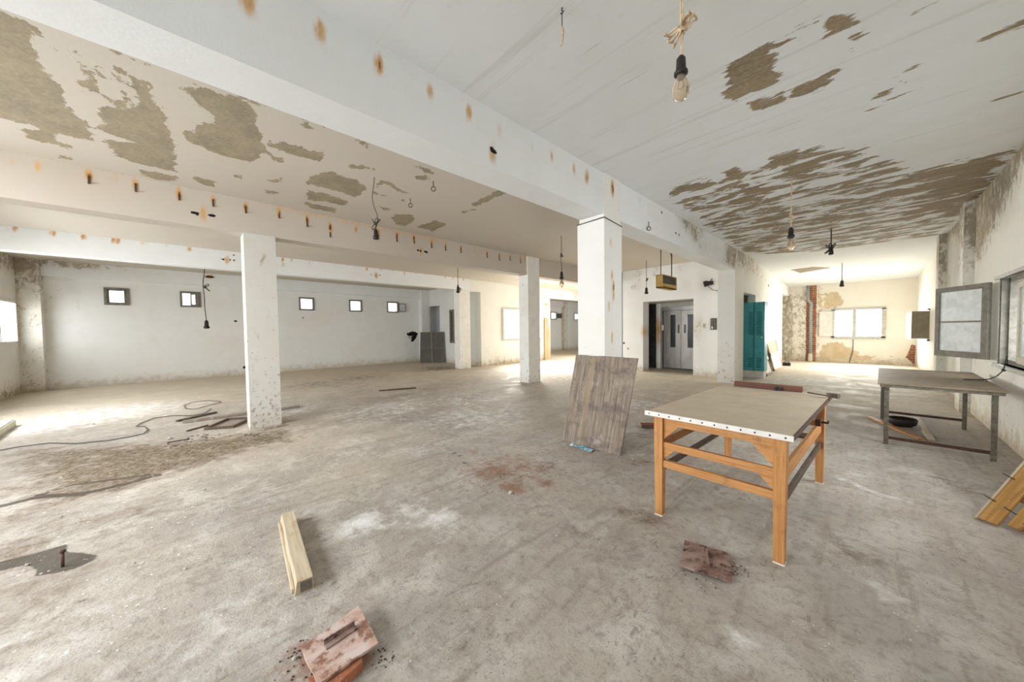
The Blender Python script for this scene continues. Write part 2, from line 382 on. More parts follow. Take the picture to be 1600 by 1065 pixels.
def gridbox(x, y, z, step):
    P = []; Fc = []; n = 0
    X, Y, Z = lines(*x, step), lines(*y, step), lines(*z, step)
    for (us, vs, fn, fl_) in [
        (X, Y, lambda u, v: np.stack([u, v, 0*u+z[1]], 1), 0), (X, Y, lambda u, v: np.stack([u, v, 0*u+z[0]], 1), 1),
        (X, Z, lambda u, v: np.stack([u, 0*u+y[0], v], 1), 0), (X, Z, lambda u, v: np.stack([u, 0*u+y[1], v], 1), 1),
        (Y, Z, lambda u, v: np.stack([0*u+x[1], u, v], 1), 0), (Y, Z, lambda u, v: np.stack([0*u+x[0], u, v], 1), 1)]:
        p, f = grid_mesh(us, vs, fn, flip=bool(fl_)); P.append(p); Fc.append(f+n); n += len(p)
    return np.concatenate(P), np.concatenate(Fc)
def sdf(px, py, poly):
    """signed distance (+ inside) from points to a polygon"""
    poly = np.array(poly, float); out = np.full(px.shape, 1e9); ins = np.zeros(px.shape, bool)
    for k in range(len(poly)):
        a, b = poly[k-1], poly[k]; e = b-a; wx, wy = px-a[0], py-a[1]
        t = np.clip((wx*e[0]+wy*e[1])/max(e@e, 1e-12), 0, 1)
        out = np.minimum(out, np.hypot(wx-t*e[0], wy-t*e[1]))
        c = (a[1] > py) != (b[1] > py)
        with np.errstate(divide='ignore', invalid='ignore'):
            xi = a[0] + (py-a[1])*(b[0]-a[0])/((b[1]-a[1]) or 1e-12)
        ins ^= c & (px < xi)
    return np.where(ins, out, -out)
def pline(px, py, pl):
    out = np.full(px.shape, 1e9); pl = np.array(pl, float)
    for a, b in zip(pl[:-1], pl[1:]):
        e = b-a; wx, wy = px-a[0], py-a[1]; t = np.clip((wx*e[0]+wy*e[1])/max(e@e, 1e-12), 0, 1)
        out = np.minimum(out, np.hypot(wx-t*e[0], wy-t*e[1]))
    return out
def spots(A, B, pts, ra, rb):
    """gaussian spots; pts = [(a, b, strength[, scale])]"""
    out = np.zeros(A.shape)
    for p in pts:
        s = p[3] if len(p) > 3 else 1
        out = np.maximum(out, p[2]*np.exp(-(((A-p[0])/(ra*s))**2 + ((B-p[1])/(rb*s))**2)))
    return out

# ================================================================ THE SHELL
XR, XB, XS = 1.2, -15.7, -11.15      # right wall, back-left wall, spine wall (x planes)
CZ = 3.57                             # ceiling height
YF = 19.3                             # far wall
b1 = (-2.81, -2.46); b2 = (-6.95, -6.65); b3 = (-11.4, -11.1)   # beams' x ranges
BZ = 3.03

# ---- floor
def px_poly(L, z=0): return [tuple(fl(x, y, z)[:2]) for x, y in L]
def paint_floor(p):
    x, y = p[:, 0], p[:, 1]
    def blob(L):
        o = np.zeros(x.shape)
        for (px_, py_, r, s) in L:
            c = fl(px_, py_); o = np.maximum(o, s*np.exp(-(((x-c.x)**2+(y-c.y)**2)/r**2)))
        return o
    light = blob([(570, 815, .22, .75), (685, 808, .17, .8), (640, 800, .3, .45), (600, 640, 1.5, .40), (180, 645, 1.6, .55), (80, 665, .9, .6), (450, 640, 1.0, .35), (730, 625, 1.2, .40),  # small blobs are powder stains; broad ones paint window-lit brightness into the floor
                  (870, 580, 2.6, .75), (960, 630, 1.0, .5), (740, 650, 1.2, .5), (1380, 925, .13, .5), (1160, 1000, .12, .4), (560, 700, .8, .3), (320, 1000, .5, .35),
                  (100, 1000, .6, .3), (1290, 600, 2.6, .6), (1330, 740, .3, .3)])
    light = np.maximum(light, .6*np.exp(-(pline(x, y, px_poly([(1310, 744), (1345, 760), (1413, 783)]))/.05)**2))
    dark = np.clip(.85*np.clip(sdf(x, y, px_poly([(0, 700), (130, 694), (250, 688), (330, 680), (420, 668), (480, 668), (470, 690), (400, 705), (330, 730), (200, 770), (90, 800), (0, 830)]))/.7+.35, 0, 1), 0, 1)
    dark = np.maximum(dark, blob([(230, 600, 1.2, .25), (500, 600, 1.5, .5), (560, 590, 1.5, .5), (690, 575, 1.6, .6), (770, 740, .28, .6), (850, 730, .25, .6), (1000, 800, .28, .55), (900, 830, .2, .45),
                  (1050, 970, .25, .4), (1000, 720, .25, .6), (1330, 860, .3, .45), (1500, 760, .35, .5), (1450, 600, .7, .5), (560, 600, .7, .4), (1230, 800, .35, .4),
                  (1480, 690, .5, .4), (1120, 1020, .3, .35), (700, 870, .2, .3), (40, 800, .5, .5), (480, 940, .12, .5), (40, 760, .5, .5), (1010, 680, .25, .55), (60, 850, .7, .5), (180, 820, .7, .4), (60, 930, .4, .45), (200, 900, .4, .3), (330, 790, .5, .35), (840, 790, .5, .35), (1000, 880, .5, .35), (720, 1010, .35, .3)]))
    wet = np.exp(-(pline(x, y, px_poly([(-30, 797), (0, 791), (60, 776), (130, 771), (200, 755), (245, 742)]))/.05)**2)
    wet = np.maximum(wet, .9*np.exp(-(pline(x, y, px_poly([(60, 773), (110, 758), (170, 750), (230, 742)]))/.03)**2))
    wet = np.maximum(wet, np.clip(.5+sdf(x, y, px_poly([(-20, 882), (40, 868), (105, 850), (104, 862), (160, 868), (118, 888), (60, 900), (50, 880), (-20, 896)]))/.12, 0, 1))
    wet = np.maximum(wet, .8*np.exp(-(pline(x, y, px_poly([(250, 782), (285, 768), (312, 757)]))/.012)**2))
    red = blob([(790, 732, .6, .6), (770, 735, .22, .8), (800, 760, .18, .9), (740, 705, .15, .5), (850, 755, .15, .7), (480, 1030, .14, .8), (560, 1035, .1, .8), (1140, 890, .08, .6), (870, 840, .05, .5), (290, 890, .03, 1), (540, 965, .15, .4)])
    warm = np.clip((-x-7.5)/5, 0, 1)*.75; warm = np.maximum(warm, np.clip((y-6.5)/5, 0, 1)*.65)
    warm = np.maximum(warm, blob([(420, 690, 1.2, .4), (560, 740, .5, .3)]))
    return dict(light=light, dark=dark, wet=wet, red=red, warm=warm)
p, f = grid_mesh(lines(-16, 1.5, .05), lines(-3.6, 23.2, .05), lambda u, v: np.stack([u, v, 0*u], 1), thick=(0, 0, -.2))
struct('floor', p, f, 'floor', paint_floor)

# ---- ceiling: left part (between the beams) and right bay
def zp(L, z, ox=0, oy=0): return px_poly([(ox+a/z, oy+b/z) for a, b in L], CZ)
Z1 = 2.909
PEEL_L = [zp(L, Z1) for L in [
    [(-300, 0), (-60, 20), (0, 45), (100, 90), (150, 110), (165, 155), (135, 175), (150, 220), (200, 300), (235, 360), (275, 385), (290, 450), (330, 510), (400, 570), (430, 620), (415, 640), (330, 625), (240, 600), (245, 630), (360, 680), (340, 685), (250, 655), (120, 630), (130, 610), (80, 580), (150, 590), (165, 575), (0, 535), (-300, 470)],
    [(350, 235), (385, 280), (400, 320), (430, 350), (440, 380), (460, 410), (400, 420), (345, 370), (395, 360), (380, 300)],
    [(440, 490), (520, 480), (470, 440), (540, 460), (575, 520), (600, 480), (640, 480), (605, 400), (600, 340), (640, 360), (720, 385), (670, 390), (690, 430), (740, 510), (770, 600), (795, 650), (800, 780), (700, 760), (600, 735), (530, 710), (490, 660), (480, 635), (640, 655), (500, 610), (430, 570), (480, 560)],
    [(540, 310), (580, 330), (570, 390), (545, 370)], [(262, 208), (300, 240), (295, 252), (270, 235)], [(465, 300), (495, 330), (490, 370), (470, 350)], [(570, 420), (595, 450), (585, 490), (565, 470)],
    [(630, 770), (800, 800), (810, 830), (660, 805)],
    [(890, 385), (960, 410), (1000, 420), (1030, 450), (1050, 415), (1110, 460), (1160, 500), (1165, 560), (1190, 600), (1190, 640), (1220, 690), (1150, 730), (1090, 725), (960, 690), (830, 620), (830, 598), (890, 600), (890, 560), (980, 565), (1000, 570), (950, 510), (895, 480), (880, 420)],
    [(1210, 655), (1300, 645), (1400, 680), (1475, 695), (1455, 735), (1350, 710), (1260, 680)], [(1080, 425), (1200, 470), (1180, 482), (1100, 450)], [(510, 225), (655, 280), (640, 292), (540, 250)],
    [(1340, 565), (1400, 558), (1440, 595), (1400, 580)], [(270, 705), (330, 715), (320, 725), (280, 718)], [(470, 780), (580, 800), (560, 820), (490, 800)],
    [(870, 798), (975, 825), (975, 852), (900, 830)], [(1060, 795), (1105, 798), (1100, 812), (1065, 808)], [(1200, 860), (1270, 875), (1230, 885)], [(1230, 705), (1290, 720), (1280, 740), (1235, 720)],
    [(1405, 865), (1585, 915), (1560, 935), (1400, 890)], [(1385, 915), (1530, 950), (1520, 965), (1390, 930)], [(1220, 820), (1280, 810), (1275, 830), (1230, 832)], [(820, 390), (860, 400), (855, 415), (822, 405)], [(1355, 520), (1410, 545), (1400, 552)]]]
PEEL_L += [zp(L, 4, 500, 100) for L in [
    [(-80, 750), (-60, 700), (20, 680), (80, 670), (150, 710), (220, 720), (285, 765), (270, 800), (220, 830), (130, 800), (0, 765)],
    [(-90, 800), (0, 798), (180, 860), (160, 885), (60, 865), (-80, 845)], [(-100, 860), (0, 882), (110, 905), (100, 930), (-60, 900)],
    [(160, 625), (270, 635), (360, 655), (260, 660), (190, 650)], [(590, 630), (640, 645), (720, 680), (730, 700), (650, 672)], [(600, 700), (680, 700), (670, 722), (600, 722)],
    [(350, 775), (380, 730), (450, 735), (480, 770), (530, 800), (585, 815), (500, 800), (440, 765), (400, 745)],
    [(480, 940), (560, 935), (600, 965), (540, 1012), (480, 1005), (440, 960)], [(330, 795), (380, 815), (450, 825), (350, 818)], [(370, 890), (460, 905), (420, 918)],
    [(950, 870), (1050, 820), (1120, 780), (1165, 800), (1090, 835), (1000, 880), (960, 888)], [(610, 1015), (720, 978), (800, 1000), (700, 1045)], [(880, 920), (960, 900), (970, 910), (900, 930)],
    [(0, 560), (30, 560), (10, 590)], [(10, 375), (60, 382), (20, 395)], [(240, 480), (320, 490), (270, 520)], [(510, 850), (540, 848), (530, 865)]]]
Z5 = 2.663
PEEL_R = [zp(L, Z5, 1000, 0) for L in [
    [(365, 265), (430, 235), (540, 175), (535, 210), (570, 245), (550, 270), (575, 320), (545, 355), (460, 380), (400, 420), (335, 410), (370, 360), (360, 310)],
    [(660, 110), (760, 65), (790, 75), (740, 95), (680, 115)], [(765, 70), (820, 55), (900, 75), (905, 100), (830, 135), (765, 160), (775, 100)],
    [(620, 375), (720, 335), (815, 283), (815, 310), (770, 365), (690, 395), (625, 410)], [(450, 430), (560, 400), (600, 370), (610, 420), (560, 440), (490, 460), (455, 455)],
    [(890, 150), (935, 145), (930, 165), (890, 175)], [(975, 395), (1060, 360), (1030, 395), (975, 410)], [(1080, 342), (1125, 328), (1100, 345)],
    [(1435, 158), (1520, 120), (1600, 88), (1600, 104), (1520, 132), (1440, 166)], [(1135, 50), (1240, 3), (1245, 7), (1140, 54)], [(840, 215), (890, 195), (880, 212)], [(1050, 320), (1150, 275), (1145, 285), (1060, 322)],
    [(950, 460), (1060, 405), (1165, 370), (1060, 412)], [(350, 715), (400, 690), (440, 730), (420, 745), (360, 750)], [(540, 655), (665, 615), (660, 675), (600, 690), (545, 690)],
    [(1470, 418), (1598, 372), (1598, 380), (1480, 420)], [(275, 368), (290, 362), (285, 372)], [(535, 195), (640, 150), (620, 175), (545, 210)]]]
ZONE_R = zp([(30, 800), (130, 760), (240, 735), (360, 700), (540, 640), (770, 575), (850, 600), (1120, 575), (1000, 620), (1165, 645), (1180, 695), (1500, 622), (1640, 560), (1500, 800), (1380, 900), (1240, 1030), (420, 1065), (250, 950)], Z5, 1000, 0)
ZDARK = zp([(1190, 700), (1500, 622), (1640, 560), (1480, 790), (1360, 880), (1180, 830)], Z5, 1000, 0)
def paint_ceiling(p):
    x, y = p[:, 0], p[:, 1]; v = np.full(x.shape, -1.0); up = p[:, 2] < CZ+.01
    for polys in (PEEL_L, PEEL_R):
        for po in polys:
            a = np.array(po); m = (x > a[:, 0].min()-.3) & (x < a[:, 0].max()+.3) & (y > a[:, 1].min()-.3) & (y < a[:, 1].max()+.3) & up
            if m.any(): v[m] = np.maximum(v[m], sdf(x[m], y[m], po))
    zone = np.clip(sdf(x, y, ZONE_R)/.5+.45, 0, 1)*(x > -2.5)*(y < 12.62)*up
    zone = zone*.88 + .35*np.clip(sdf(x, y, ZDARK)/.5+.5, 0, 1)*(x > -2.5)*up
    # loose flaking strips along the spine's far bays
    mold = spots(x, y, [(-15.4, -2.6, .9), (-14.9, -1.8, .5), (-11.6, 14.5, .6), (-5.6, 10.9, .35), (-4.2, 11.1, .3), (-.2, 12.3, .3)], .8, .8)*up
    return dict(peel=np.clip(v+.3, 0, 1), zone=zone, mold=mold)
cx = lines(-16, 1.5, .04); Lz = lambda z: (lambda u, v: np.stack([u, v, 0*u+z], 1))
WELL = (-16.1, -11.42, 9.6, 12.88)
p, f = grid_mesh(lines(-16, -2.63, .04, WELL[:2]), lines(-3.6, 23.2, .05, WELL[2:]), Lz(CZ), [WELL], thick=(0, 0, .2), flip=True)
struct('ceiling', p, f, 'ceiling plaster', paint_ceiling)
p, f = grid_mesh(lines(-2.63, 1.5, .03), lines(-3.6, 12.6, .03), Lz(CZ), thick=(0, 0, .2), flip=True)
struct('ceiling', p, f, 'ceiling streaked', paint_ceiling)
def paint_far_ceiling(p):
    x, y = p[:, 0], p[:, 1]; m = p[:, 2] < far_z(x, y)+.01
    v = np.maximum(sdf(x, y, px_poly([(1235, 428), (1270, 424), (1300, 424), (1250, 431)], 3.3)), -1)
    return dict(peel=np.clip(v+.3, 0, 1)*m)
def far_z(x, y): return CZ-(y-12.6)*.05
p, f = grid_mesh(lines(-2.63, 1.5, .06), lines(12.6, 19.5, .06), lambda u, v: np.stack([u, v, far_z(u, v)], 1), thick=(0, 0, .2), flip=True)
struct('ceiling', p, f, 'ceiling streaked', paint_far_ceiling)

# ---- beams
def rust_at(L, plane, ax=0):
    out = []
    for q in L:
        h = hit(q[0], q[1], ax, plane); out.append((h.y if ax == 0 else h.x, h.z) + tuple(q[2:]))
    return out
R1 = rust_at([(388, 6, .8, 1.1), (500, 52, .85), (592, 104, .9), (672, 147, .55), (733, 178, .8), (780, 205, .25, 1.5), (832, 232, .25), (862, 247, .5), (897, 265, .6), (917, 278, .9, 1.2), (958, 294, .9, .8), (770, 242, .5, 1.6), (1000, 315, .3), (950, 262, .2)], b1[1])
H1 = rust_at([(768, 233, 1), (773, 237, 1), (1034, 332, 1), (1056, 364, 1), (1061, 367, 1), (1158, 410, 1), (1163, 399, 1)], b1[1])
R2 = rust_at([(60, 262, .5), (139, 275, .9), (212, 289, .8), (280, 304, 1, 1.1), (333, 313, .9), (384, 324, 1), (436, 333, 1), (480, 344, 1), (516, 356, 1.1, 1.2), (517, 366, 1, .8), (556, 360, .7), (591, 366, 1.1, 1.3), (620, 368, 1), (647, 373, 1, 1.1), (674, 380, .9), (696, 384, .9),
    (720, 389, 1), (741, 392, .3), (761, 396, .9), (780, 400, 1), (797, 402, .9), (813, 404, .9), (829, 407, 1.1), (826, 418, .9), (834, 417, .8), (318, 336, .55, 1.6), (658, 392, .5, 1.6), (20, 255, .3), (180, 280, .3), (820, 405, .5, 2)], b2[1])
H2 = rust_at([(302, 332, 1), (308, 334, 1), (329, 336, 1), (334, 337, .9), (653, 391, 1), (657, 392, 1), (664, 393, 1), (667, 394, 1), (830, 404, 1)], b2[1])
R3 = rust_at([(24, 357, .8), (82, 365, .9), (131, 371, .9), (178, 376, .9), (184, 377, .9), (222, 380, .4), (230, 380, .3), (260, 384, .2), (296, 390, .7), (355, 407, .55, 1.8), (442, 406, .8), (443, 414, .7), (456, 407, .5), (484, 411, .35), (507, 413, .2), (530, 416, .2), (553, 418, .25), (573, 421, .8), (595, 421, .5), (613, 422, .5), (632, 427, .7), (650, 427, .5), (666, 429, .3), (696, 434, .5), (708, 434, .8), (724, 437, .9), (588, 431, .7, 1.7), (44, 350, .3), (335, 393, .25)], b3[1])
H3 = rust_at([(345, 405, 1), (350, 405.5, 1), (360, 406.5, 1), (366, 407, 1), (580, 429, 1), (585, 430, 1), (593, 430, 1), (365, 398, .9)], b3[1])
def beam_painter(Rs, Hs, xf, mold=None, ra=.026, rb=.06, top_rust=False):
    def fn(p):
        m = (p[:, 0] > xf-.02)
        d = dict(rust=spots(p[:, 1], p[:, 2]-.015, Rs, ra, rb)*m, hole=spots(p[:, 1], p[:, 2], Hs, .035, .03)*m)
        d['rust'] = np.maximum(d['rust'], m*.085*np.exp(-((p[:, 2]-3.33)/.07)**2))
        if top_rust: d['rust'] = np.maximum(d['rust'], .22*m*np.clip((p[:, 2]-3.44)/.1, 0, 1)*np.clip((p[:, 1]-.3)/1, 0, 1)*np.clip((4.6-p[:, 1])/.6, 0, 1))  # rust stain along the top edge of the beam
        d['mold'] = mold(p) if mold is not None else np.zeros(len(p))
        return d
    return fn
def mold1(p):
    y, z = p[:, 1], p[:, 2]
    a = np.clip((y-5.7)/1.0, 0, 1)*np.clip((z-3.05-(7.6-y)*.35)/.25, 0, 1)*np.clip((8.6-y)/1.2, .15, 1)
    b = np.clip((y-9.2)/.7, 0, 1)*np.clip((z-3.0)/.2+.3, 0, 1)
    return np.maximum(a, b)*.95*(p[:, 0] > b1[1]-.05)
for (bx, y0, y1, pnt, z1, lab) in [(b1, -3.3, 10.5, beam_painter([(q[0], q[1], q[2]*.8)+tuple(q[3:]) for q in R1], H1, b1[1], mold1, .03, .07), BZ, 'near'), (b2, -3.3, 16.9, beam_painter(R2, H2, b2[1], None, .023, .07, True), BZ+.02, 'mid')]:
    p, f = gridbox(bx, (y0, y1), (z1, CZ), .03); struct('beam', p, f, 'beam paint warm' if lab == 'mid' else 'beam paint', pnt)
p, f = gridbox((b3[0], b3[1]), (-3.3, 8.2), (3.12, CZ), .04); struct('beam', p, f, 'beam paint', beam_painter(R3, H3, b3[1]))
p, f = gridbox((XB, XB+.16), (-3.3, 22.9), (3.15, CZ), .06)
RW = rust_at([(150, 411, .6), (187, 415, .35), (328, 432, .8), (382, 428, .5), (442, 430, .25, 2), (482, 436, .9), (500, 438, .6), (538, 441, .7), (240, 418, .2), (215, 416, .25)], XB+.16)
HW = rust_at([(325, 432, .9), (330, 432.5, .9)], XB+.16)
def mold_perim(p):
    return np.clip((-1.0-p[:, 1])/1.5, 0, 1)*np.clip((p[:, 2]-3.3)/.2, 0, 1)
struct('beam', p, f, 'beam paint', lambda p: dict(rust=spots(p[:, 1], p[:, 2], RW, .11, .06), hole=spots(p[:, 1], p[:, 2], HW, .12, .05), mold=mold_perim(p)))

# ---- columns
def col_paint(rs, hs=()):
    def fn(p):
        d = spots(p[:, 1], p[:, 2], rs, .03, .12) if rs else np.zeros(len(p))
        return dict(rust=d)
    return fn
CA = (-2.83, -2.44, 4.02, 4.45)
p, f = gridbox((CA[0], CA[1]), (CA[2], CA[3]), (0, CZ-.002), .04)
RA = [(h.y, h.z, s) for h, s in [(hit(957, 294, 0, CA[1]), 1.1), (hit(957, 450, 0, CA[1]), .9), (hit(957, 462, 0, CA[1]), .7), (hit(955, 430, 0, CA[1]), .5), (hit(953, 380, 0, CA[1]), .4), (hit(955, 528, 0, CA[1]), .5), (hit(950, 478, 0, CA[1]), .4)]]
struct('column', p, f, 'column plaster', lambda p: dict(rust=spots(p[:, 1], p[:, 2], RA, .03, .1)*(p[:, 0] > CA[1]-.02)))
for (x0, x1, y0, y1, z1, rr) in [(-7.02, -6.64, .63, 1.04, BZ+.03, []), (-6.97, -6.6, 6.9, 7.38, CZ-.002, []), (-11.45, -11.08, 7.68, 8.19, 3.14, []), (-2.85, -2.45, 10.45, 11.3, CZ-.002, [])]:
    p, f = gridbox((x0, x1), (y0, y1), (0, z1), .04)
    if 0: rr = [(.8, 1.0, .25), (.9, 1.6, .2), (.7, .6, .2)]
    struct('column', p, f, 'column plaster shaded' if y0 < 1 else 'column plaster', (lambda R: (lambda p: dict(rust=spots(p[:, 1], p[:, 2], R, .02, .12) if R else np.zeros(len(p)), mold=(np.clip((p[:, 2]-3.0)/.3, 0, 1)*.9*(p[:, 1] > 10))+.28*(p[:, 0] < -6.5)+.35*np.clip((1.3-p[:, 2])/1.3, 0, 1)*(p[:, 1] > 10))))(rr))

# ---- walls
HS = 'wall plaster'; DT = 'wall plaster dirty'
def wall_x(name, x, y0, y1, z0, z1, holes, dirx, mat, paint=None, step=.06, t=.25):
    ex = [h[0] for h in holes]+[h[1] for h in holes]; ez = [h[2] for h in holes]+[h[3] for h in holes]
    p, f = grid_mesh(lines(y0, y1, step, ex), lines(z0, z1, step, ez), lambda u, v: np.stack([0*u+x, u, v], 1), holes, thick=(dirx*t, 0, 0), flip=dirx > 0)
    return struct(name, p, f, mat, paint)
def wall_y(name, y, x0, x1, z0, z1, holes, diry, mat, paint=None, step=.06, t=.25):
    ex = [h[0] for h in holes]+[h[1] for h in holes]; ez = [h[2] for h in holes]+[h[3] for h in holes]
    p, f = grid_mesh(lines(x0, x1, step, ex), lines(z0, z1, step, ez), lambda u, v: np.stack([u, 0*u+y, v], 1), holes, thick=(0, diry*t, 0), flip=diry < 0)
    return struct(name, p, f, mat, paint)
def yz(x, plane, *q):  # pixel rect -> (y0,y1,z0,z1) on x plane
    a = hit(q[0], q[1], 0, plane); b = hit(q[2], q[3], 0, plane); return (min(a.y, b.y), max(a.y, b.y), min(a.z, b.z), max(a.z, b.z))
# back-left wall with the small high windows
SMALL = [(166, 452, 199, 474), (284, 456, 311, 477), (469, 466, 489, 483), (547, 471, 564, 486), (606, 475, 621, 489)]
small = [yz(0, XB, *q) for q in SMALL]
FARS = [(18.75, 19.35, 2.28, 2.72), (21.55, 22.15, 2.28, 2.72)]
SH = 2.66
holesB = [(a, b, 2.46, 2.88) for (a, b, c, d) in small] + FARS + [(9.6, 12.9, 0, 3.57)]
def paint_back(p):
    y, z = p[:, 1], p[:, 2]
    mold = np.clip((-1.2-y)/1.6, 0, 1)*np.clip((z-2.95)/.4, 0, 1)*1.0
    mold = np.maximum(mold, .35*np.clip((-1.9-y)/1.2, 0, 1))
    mold = np.maximum(mold, .35*np.clip((.35-z)/.3, 0, 1))
    mold = np.maximum(mold, .9*spots(y, z, [(8.0, 1.25, 1)], .25, .2))
    pe = np.maximum(sdf(y, z, [(7.75, 1.45), (8.1, 1.55), (8.25, 1.35), (8.1, 1.1), (7.95, 1.0), (8.0, 1.25)]), -1)
    hole = np.where(sdf(y, z, [(7.72, 1.38), (8.05, 1.5), (8.3, 1.4), (8.2, 1.15), (8.05, .98), (7.95, 1.05), (8.05, 1.28), (7.85, 1.3)]) > -.02, 1.0, 0)
    return dict(mold=mold, hole=np.maximum(hole, spots(y, z, [(1.18, 1.95, 1), (1.4, .27, 1, 1.4), (3.3, 2.1, .8)], .06, .05)))
wall_x('wall_left_back', XB, -3.55, 23, 0, CZ, holesB, -1, HS, paint_back, .05)
# left wall with big windows (y = LW)
WIN_L = [(-15.28, -13.1, 1.32, 2.42), (-11.4, -8.8, 1.1, 2.8), (-6.2, -4.6, 1.45, 3.05), (-3.3, -1.1, 1.1, 2.8)]
def paint_left(p):
    x, z = p[:, 0], p[:, 2]
    m = np.clip((z-2.9)/.4, 0, 1)*.9*np.clip((-13-x)/1, 0, 1); m = np.maximum(m, .35*np.clip((-14.5-x)/1.0, 0, 1)); m = np.maximum(m, .8*np.clip((.5-z)/.4, 0, 1)*(x < -13))
    return dict(mold=m)
wall_y('wall_left', LW, XB, XR+.3, 0, CZ, WIN_L, -1, DT, paint_left, .1)
# corner pilasters
p, f = gridbox((XB, XB+.28), (LW, LW+.38), (0, CZ-.002), .06)
struct('pilaster', p, f, DT, lambda p: dict(mold=.45+.5*np.clip((p[:, 2]-2.6)/.6, 0, 1)))
p, f = gridbox((XB, XB+.3), (8.4, 8.85), (0, CZ-.002), .06); struct('pilaster', p, f, HS)
p, f = gridbox((XB, XB+.25), (20.0, 20.35), (0, CZ-.002), .06); struct('pilaster', p, f, DT, lambda p: dict(mold=0*p[:, 0]+.5))
# wall closing the back room (faces the camera)
NX0, NX1 = hit(670, 520, 1, 8.85).x, hit(687.5, 520, 1, 8.85).x
DWX0, DWX1 = hit(703, 485, 1, 8.85).x, hit(722, 485, 1, 8.85).x
wall_y('wall_back_room', 8.85, XB, XS-.24, 0, CZ, [(NX0, NX1, 0, 2.75), (DWX0, DWX1, .98, 2.45)], 1, HS, lambda p: dict(mold=.35*np.clip((.5-p[:, 2])/.4, 0, 1)), .08, .2)
p, f = gridbox((NX0-.1, NX1+.1), (9.35, 9.45), (0, 3.0), .2); struct('door_2', p, f, 'door grey')
# spine wall with window and openings
SW = (10.03, 12.5, 1.1, 2.45)
def paint_spine(p):
    y, z = p[:, 1], p[:, 2]
    m = .75*np.clip((.75-z)/.7, 0, 1)*np.clip((y-9)/.5, .2, 1); m = np.maximum(m, spots(y, z, [(12.2, 3.3, .8), (12.9, 3.1, .6), (11.5, 3.35, .5)], .5, .2))
    return dict(mold=m, rust=spots(y, z, [(12.9, 2.75, 1), (13.05, 2.75, .9), (13.0, 2.5, .8), (13.4, 3.0, .5), (14.2, 3.3, .7), (15.4, 3.25, .6)], .05, .06))
wall_x('wall_spine', XS, 8.19, 22.9, 0, CZ, [(8.19, 8.79, 0, 3.1), SW, (13.25, 22.5, 0, 3.1)], -1, DT, paint_spine, .06, .25)
wall_y('wall_spine_end', 17.0, XS, -6.2, 0, CZ, [(-10.1, -7.9, 1.2, 2.8)], 1, HS, None, .3)
wall_y('wall_back_near', 12.9, XB, XS-.26, 0, CZ, [], 1, HS, None, .3)
wall_y('wall_back_near', 9.5, XB, XS-.26, 0, CZ, [], 1, HS, None, .3, .1)
wall_y('wall_back_far', 22.9, XB, XS, 0, CZ, [(-14.6, -13.9, 1.6, 2.6)], 1, DT, None, .3)
# elevator wall
EW = 11.45
EX0, EX1, EZ = -5.43, -3.80, 2.42
def paint_elev(p):
    x, z = p[:, 0], p[:, 2]
    m = spots(x, z, [(-3.66, 1.5, .75), (-3.62, 1.1, .5), (-3.0, 1.5, .5), (-5.0, 3.5, .7), (-4.2, 3.5, .5), (-5.6, 3.45, .6)], .16, .5)*.9
    m = np.maximum(m, .55*np.clip((.22-z)/.15, 0, 1))
    ru = spots(x, z, [(-5.45, 1.4, .3, 1.2), (-3.76, 1.55, .2, 1.3), (-2.95, 1.75, .3)], .07, .22)
    h = np.maximum(0, spots(x, z, [(-6.15, .98, .9), (-5.98, .78, .8), (-6.2, 1.35, .6)], .07, .05))
    return dict(mold=m, rust=ru, hole=h)
wall_y('wall_elevator', EW, -6.45, -2.84, 0, CZ, [(EX0, EX1, 0, EZ)], 1, HS, paint_elev, .05, .45)
wall_x('wall_elevator_side', -6.45, EW, 17.0, 0, CZ, [], 1, HS, None, .3)
# corridor wall (x = -2.46)
CXW = -2.46
def paint_corr(p):
    y, z = p[:, 1], p[:, 2]
    m = .7*np.clip((z-2.9)/.4, 0, 1)*np.clip((14.5-y)/2, 0, 1); m = np.maximum(m, spots(y, z, [(13.5, 2.0, .3), (13.2, 2.7, .35), (16.6, 2.2, .2)], .6, .7))
    r = spots(y, z, [(12.0, 3.2, .6), (12.5, 3.2, .6), (13.1, 3.15, .7), (13.7, 3.15, .6), (14.3, 3.1, .5)], .06, .04)
    return dict(mold=m, rust=r, hole=spots(y, z, [(14.8, 2.95, 1), (17.6, 2.8, .7)], .1, .06))
wall_x('wall_corridor', CXW, 11.3, 17.6, 0, CZ, [(11.4, 12.85, 0, 2.5)], -1, DT, paint_corr, .06, .2)
p, f = gridbox((CXW-.2, CXW), (17.6, YF), (2.85, CZ), .2); struct('wall_corridor_lintel', p, f, HS)
wall_x('wall_corridor_room', -3.2, 11.9, YF, 0, CZ, [], -1, HS, None, .4)
